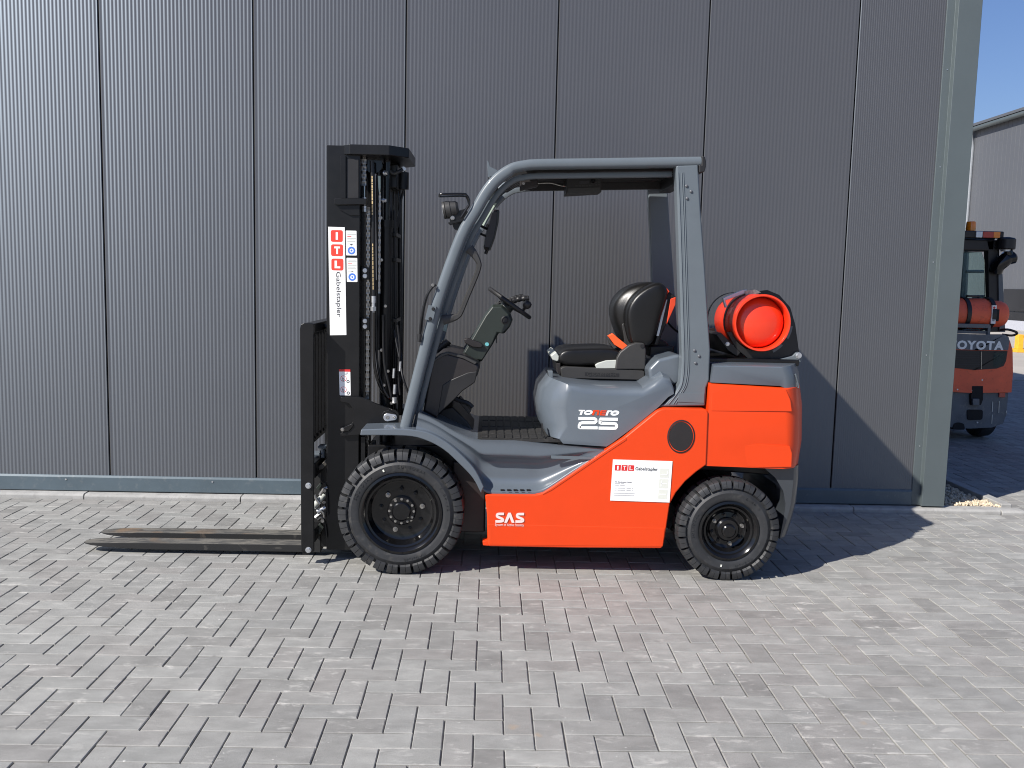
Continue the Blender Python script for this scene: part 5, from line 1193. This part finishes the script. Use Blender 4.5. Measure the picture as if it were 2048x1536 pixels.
bm = prism(sym(half([(1946, 669), (2008, 669), (2016, 674), (2018, 682), (2015, 700), (1946, 700)])), Y2 - .012, Y2 + .05); obj('rear_grille_frame', bm, 'oldgrey', f2, bevel=.008)
bm = prism(sym(half([(1946, 701), (2014, 702), (2011, 722), (2006, 732), (1992, 737), (1946, 740)])), Y2 - .010, Y2 + .05); gr = obj('radiator_grille', bm, 'dark', f2, bevel=.006)
bm = bmesh.new()
for k in range(7): 
    a, b2 = Q(1900, 706 + k * 4.6), Q(1962 + 0, 706 + k * 4.6); bar(a + Vector((0, -.012, 0)), b2 + Vector((0, -.012, 0)), .006, .010, bm)
obj('grille_bars', bm, 'halldark', gr)
bm = bmesh.new(); bar(Q(1961, 703) + Vector((0, -.014, 0)), Q(1961, 738) + Vector((0, -.014, 0)), .006, .006, bm); obj('grille_divider', bm, 'chain', gr)
bm = prism(half([(1986, 705), (2010, 705), (2004, 725), (1996, 733), (1985, 733)]), Y2 - .016, Y2 - .004); obj('grille_glass', bm, 'glass', gr)
a, b2 = Q(1895.5, 698), Q(2007, 680)
place_text('maker_lettering', 'TOYOTA', .1, (a.x, Y2 - .0135, a.z), 'logo', f2, width=b2.x - a.x, height=Q(1950, 680).z - Q(1950, 698).z, spacing=1.15, offset=.0045)
bm = prism(half([(1944, 772), (1966, 772), (1966, 799), (1962, 810), (1942, 810), (1941, 790), (1944, 786)]), Y2 - .004, Y2 + .08); obj('tow_recess', bm, 'walldark', f2, bevel=.004)
bm = prism(half([(1943, 797), (1956, 797), (1956, 810), (1943, 810)]), Y2 - .03, Y2 + .03); obj('tow_pin_block', bm, 'oldgrey', f2, bevel=.004)
bm = prism(S(round_poly([(1936, 820), (1968, 820), (1967, 840), (1937, 841)], 5), Y2), Y2 + .018, Y2 + .1); obj('bumper_recess', bm, 'walldark', f2)
bm = prism(S(round_poly([(1907, 860), (1910, 848), (1920, 845), (1930, 848), (1932, 860)], 4), Y2), Y2 + .018, Y2 + .1); obj('bumper_recess', bm, 'walldark', f2)
bm = prism(half([(2000, 786), (2012, 786), (2012, 795), (2000, 795)]), Y2 + .012, Y2 + .05); obj('reflector', bm, 'redlens', f2, bevel=.002)
bm = bmesh.new()
for (u, v) in ((1964.5, 760), (1915, 779), (1945, 781), (1955, 845)): p = Q(u, v); cyl((p.x, Y2 + .01, p.z), (0, -1, 0), .008, .012, 8, bm)
obj('bolts', bm, 'zinc', f2, kind='stuff')
bm = bmesh.new()
for (u, v, l) in ((1988, 804, 20), (2001, 803, 24), (1987, 830, 18), (2016, 822, 4)): bar(Q(u, v) + Vector((0, .024, 0)), Q(u - 1, v + l) + Vector((0, .024, 0)), .004, .006, bm)
obj('paint_scratches', bm, 'cream', f2, kind='stuff')
for s_, nm in ((1, 0), (-1, 0)):
    xo = Q(1989, 880).x; xo = xo if s_ > 0 else 2 * cxb - xo
    bm = bmesh.new(); prof = [(.10, -.08), (.22, -.085), (.255, -.06), (.265, 0), (.255, .06), (.22, .085), (.10, .08)]
    rings = [[(xo + d, Y2 + .32 + r * math.cos(2 * math.pi * k / 40), .265 + r * math.sin(2 * math.pi * k / 40)) for k in range(40)] for r, d in prof]; loft(rings, bm); obj('tyre', bm, 'rubber', f2)
for s_ in (1, -1):
    xo = cxb + s_ * .48; bm = bmesh.new(); rings = [[(xo + d, Y2 + 1.9 + r * math.cos(2 * math.pi * k / 40), .32 + r * math.sin(2 * math.pi * k / 40)) for k in range(40)] for r, d in [(.12, -.1), (.29, -.1), (.32, -.07), (.32, .07), (.29, .1), (.12, .1)]]; loft(rings, bm); obj('tyre', bm, 'rubber', f2)
bm = bmesh.new(); box(cxb - hw * .92, cxb + hw * .92, Y2 + .6, Y2 + 2.2, .25, .95, bm); obj('body', bm, 'oldgrey', f2, bevel=.03)
# cab: rear pillars, roof, light bar, beacon
yc_ = Y2 + .45
def Qc(u, v): return P(u, v, yc_)
for s_ in (1, -1):
    pp = [(p.x, p.z) for p in (Qc(1976, 498), Qc(1972, 480), Qc(2000, 480), Qc(1999, 540), Qc(2005, 664), Qc(1978, 664))]
    if s_ < 0: pp = [(2 * cxb - x, z) for x, z in pp]
    bm = prism(pp, yc_, yc_ + .09); obj('rear_pillar', bm, 'dark', f2, bevel=.01)
    pp = [(p.x, p.z) for p in (Qc(1994, 510), Qc(2003, 540), Qc(2009, 664), Qc(1997, 664))]
    if s_ < 0: pp = [(2 * cxb - x, z) for x, z in pp]
    bm = prism(pp, yc_ - .02, yc_ + .02); obj('pillar_trim', bm, 'pillar', f2, bevel=.005)
    xo = cxb + s_ * hw * .8; bm = tube([(xo, yc_ + 1.45, .7), (xo, yc_ + 1.3, 1.4), (xo, yc_ + .95, 2.02), (xo, yc_ + .05, 2.06)], .045, 8, 4); obj('front_pillar', bm, 'dark', f2)
zr0, zr1 = Qc(1960, 502).z, Qc(1960, 478).z
bm = bmesh.new(); box(cxb - hw * .86, cxb + hw * .86, yc_, yc_ + 1.1, zr0, zr1, bm); obj('cab_roof', bm, 'dark', f2, bevel=.02)
xe = Qc(2002, 470).x
bm = bmesh.new(); box(2 * cxb - xe, xe, yc_ - .06, yc_ + .02, Qc(1980, 477).z, Qc(1980, 463).z, bm); obj('light_bar', bm, 'dark', f2, bevel=.012, seg=3)
for u0, u1, mt in ((1945, 1958, 'zinc'), (1959, 1980, 'redlens'), (1980, 1993, 'amber')):
    for s_ in (1, -1):
        x0, x1 = Qc(u0, 470).x, Qc(u1, 470).x
        if s_ < 0: x0, x1 = 2 * cxb - x1, 2 * cxb - x0
        bm = bmesh.new(); box(x0, x1, yc_ - .072, yc_ - .055, Qc(1970, 476).z, Qc(1970, 464).z, bm); obj('tail_light', bm, mt, f2, bevel=.003)
p = Qc(1951, 462); bz = p.z
bm = lathe_z(p.x, yc_ + .1, [(.055, bz - .02), (.055, bz), (.048, bz + .004)], 24); obj('beacon_base', bm, 'dark', f2)
bm = lathe_z(p.x, yc_ + .1, [(.047, bz + .004), (.050, bz + .03), (.048, bz + .055), (.048, bz + .058), (.047, bz + .090), (.040, bz + .103), (.02, bz + .106)], 24); obj('beacon', bm, 'amber', f2)
# rear window
wnd = [(p.x, p.z) for p in (Qc(1915, 504), Qc(1966, 504), Qc(1972, 520), Qc(1974, 592), Qc(1974, 664))]; wnd = wnd[1:] + [(2 * cxb - x, z) for x, z in reversed(wnd[1:])]
bm = prism(wnd, yc_ + .03, yc_ + .036); obj('rear_window', bm, 'glass', f2)
bm = tube([P(1932, 543, yc_ + .6), P(1978, 543, yc_ + .6)], .018, 8, 1); obj('cab_rail', bm, 'pillar', f2)
bm = tube([P(1930, 505, yc_ + 1.2), P(1926, 600, yc_ + 1.2), P(1924, 660, yc_ + 1.2)], .045, 8, 2); obj('mast_post', bm, 'pillar', f2)
bm = prism([(p.x, p.z) for p in (P(1925, 660, yc_ + .7), P(1948, 590, yc_ + .7), P(1970, 590, yc_ + .7), P(1975, 660, yc_ + .7))], yc_ + .6, yc_ + .75); obj('seat', bm, 'dark', f2, bevel=.03)
# air cleaner on the right
pa = P(2013, 480, yc_ - .05)
za, zb_ = P(2013, 499, yc_ - .05).z, P(2013, 476, yc_ - .05).z; ra = P(2030, 480, yc_ - .05).x - pa.x
bm = lathe_z(pa.x, yc_ - .05, [(ra * .9, za), (ra * 1.0, za + .01), (ra * 1.0, zb_ - .015), (ra * .85, zb_), (ra * .3, zb_ + .01)], 28); obj('air_cleaner', bm, 'dark', f2, smooth=40)
bm = bmesh.new(); cyl((pa.x, yc_ - .05, za - .02), (0, 0, 1), ra * .55, .02, 20, bm); obj('cleaner_neck', bm, 'zinc', f2)
bm = tube([P(2014, 503, yc_ - .05), P(2016, 512, yc_ - .05), P(2008, 522, yc_ - .05), P(1996, 532, yc_ - .03), P(1990, 545, yc_)], [.055, .07, .07, .055], 14, 5); cyl(P(2006, 520, yc_ - .05), P(2034, 513, yc_ - .05) - P(2006, 520, yc_ - .05), .065, .13, 18, bm, ch=.02); obj('intake_pipe', bm, 'blackgloss', f2)
bm = tube([P(2000, 660, Y2 + .1), P(2015, 659, Y2 + .05), P(2030, 663, Y2 + .05), P(2034, 667, Y2 + .08), P(2024, 671, Y2 + .1), P(2004, 669, Y2 + .15)], .012, 8, 4); obj('gas_hose', bm, 'hose', f2)
# bottle carrier and bottle
zc = Q(1960, 628).z; rt = .155; yt = Y2 + .20
bm = bmesh.new(); x0, x1 = Q(1917, 650).x, Q(1983, 650).x; box(x0, x1, yt - .17, yt - .14, Q(1950, 656).z, Q(1950, 648).z, bm); box(x0, x1 + .02, yt - .15, yt + .2, Q(1950, 668).z, Q(1950, 662).z, bm)
for xx_ in (x0, x1): bar((xx_, yt - .15, Q(1950, 650).z), (xx_ + .0, yt - .15, Q(1950, 670).z), .03, .03, bm)
obj('bottle_carrier', bm, 'pillar', f2, bevel=.004)
for u in (1923, 1972):
    p = P(u, 628, yt); bm = bmesh.new(); rings = []
    for k in range(25):
        a = R_(-60 + k * 300 / 24) if False else 2 * math.pi * k / 24; rings.append([(p.x + xx_, yt + rr * math.cos(a), zc + rr * math.sin(a)) for rr, xx_ in ((rt + .002, -.02), (rt + .014, -.02), (rt + .014, .02), (rt + .002, .02))])
    loft(rings, bm, cap=False); obj('bottle_strap', bm, 'dark', f2)
bm = bmesh.new(); p = P(1944, 592, yt); box(p.x - .07, p.x + .06, yt - .05, yt, zc + rt + .01, zc + rt + .03, bm); obj('strap_buckle', bm, 'dark', f2, bevel=.006)
g2 = thing('gas_bottle', 'dull red gas bottle lying crosswise on the rear of the shaded parked forklift', 'gas bottle', (cxb, yt, zc - rt))
bm = bmesh.new(); xe = P(2007, 628, yt).x; xs_ = cxb - .30
rings = [[(xx_, yt + r * math.cos(2 * math.pi * k / 40), zc + r * math.sin(2 * math.pi * k / 40)) for k in range(40)] for xx_, r in ((xs_ - .06, .04), (xs_, .12), (xs_ + .06, rt), (xe - .22, rt), (xe - .17, rt * .86))]; loft(rings, bm); obj('bottle_body', bm, 'oldorange', g2, smooth=40)
rings = [[(xx_, yt + r * math.cos(2 * math.pi * k / 40), zc + r * math.sin(2 * math.pi * k / 40)) for k in range(40)] for xx_, r in ((xe - .19, rt * .84), (xe - .15, rt * .88), (xe - .05, rt * .86), (xe - .01, rt * .76), (xe, rt * .68))]; obj('valve_collar', loft(rings), 'oldorange', g2, smooth=40)
p = P(1987, 628, yt - rt); bm = bmesh.new(); box(p.x - .02, p.x + .025, yt - rt - .004, yt - rt + .02, zc - .095, zc + .09, bm); lbp = obj('warning_label', bm, 'white', g2)
bm = bmesh.new(); cyl((p.x, yt - rt - .0045, zc + .065), (0, -1, 0), .014, .002, 4, bm); obj('hazard_diamond', bm, 'red', lbp)
bm = bmesh.new()
for k in range(5): box(p.x - .010 + (k % 2) * .002, p.x + .014, yt - rt - .0055, yt - rt - .003, zc + .03 - k * .025, zc + .037 - k * .025 + .006, bm)
obj('fine_print', bm, 'greyink', lbp, kind='stuff')
bm = bmesh.new(); x0 = P(1996, 628, yt - rt).x; box(x0 - .012, x0 + .018, yt - rt * .93 - .004, yt - rt * .8, zc - .07, zc + .05, bm); obj('collar_opening', bm, 'walldark', g2, bevel=.003)
bpy.context.view_layer.update()
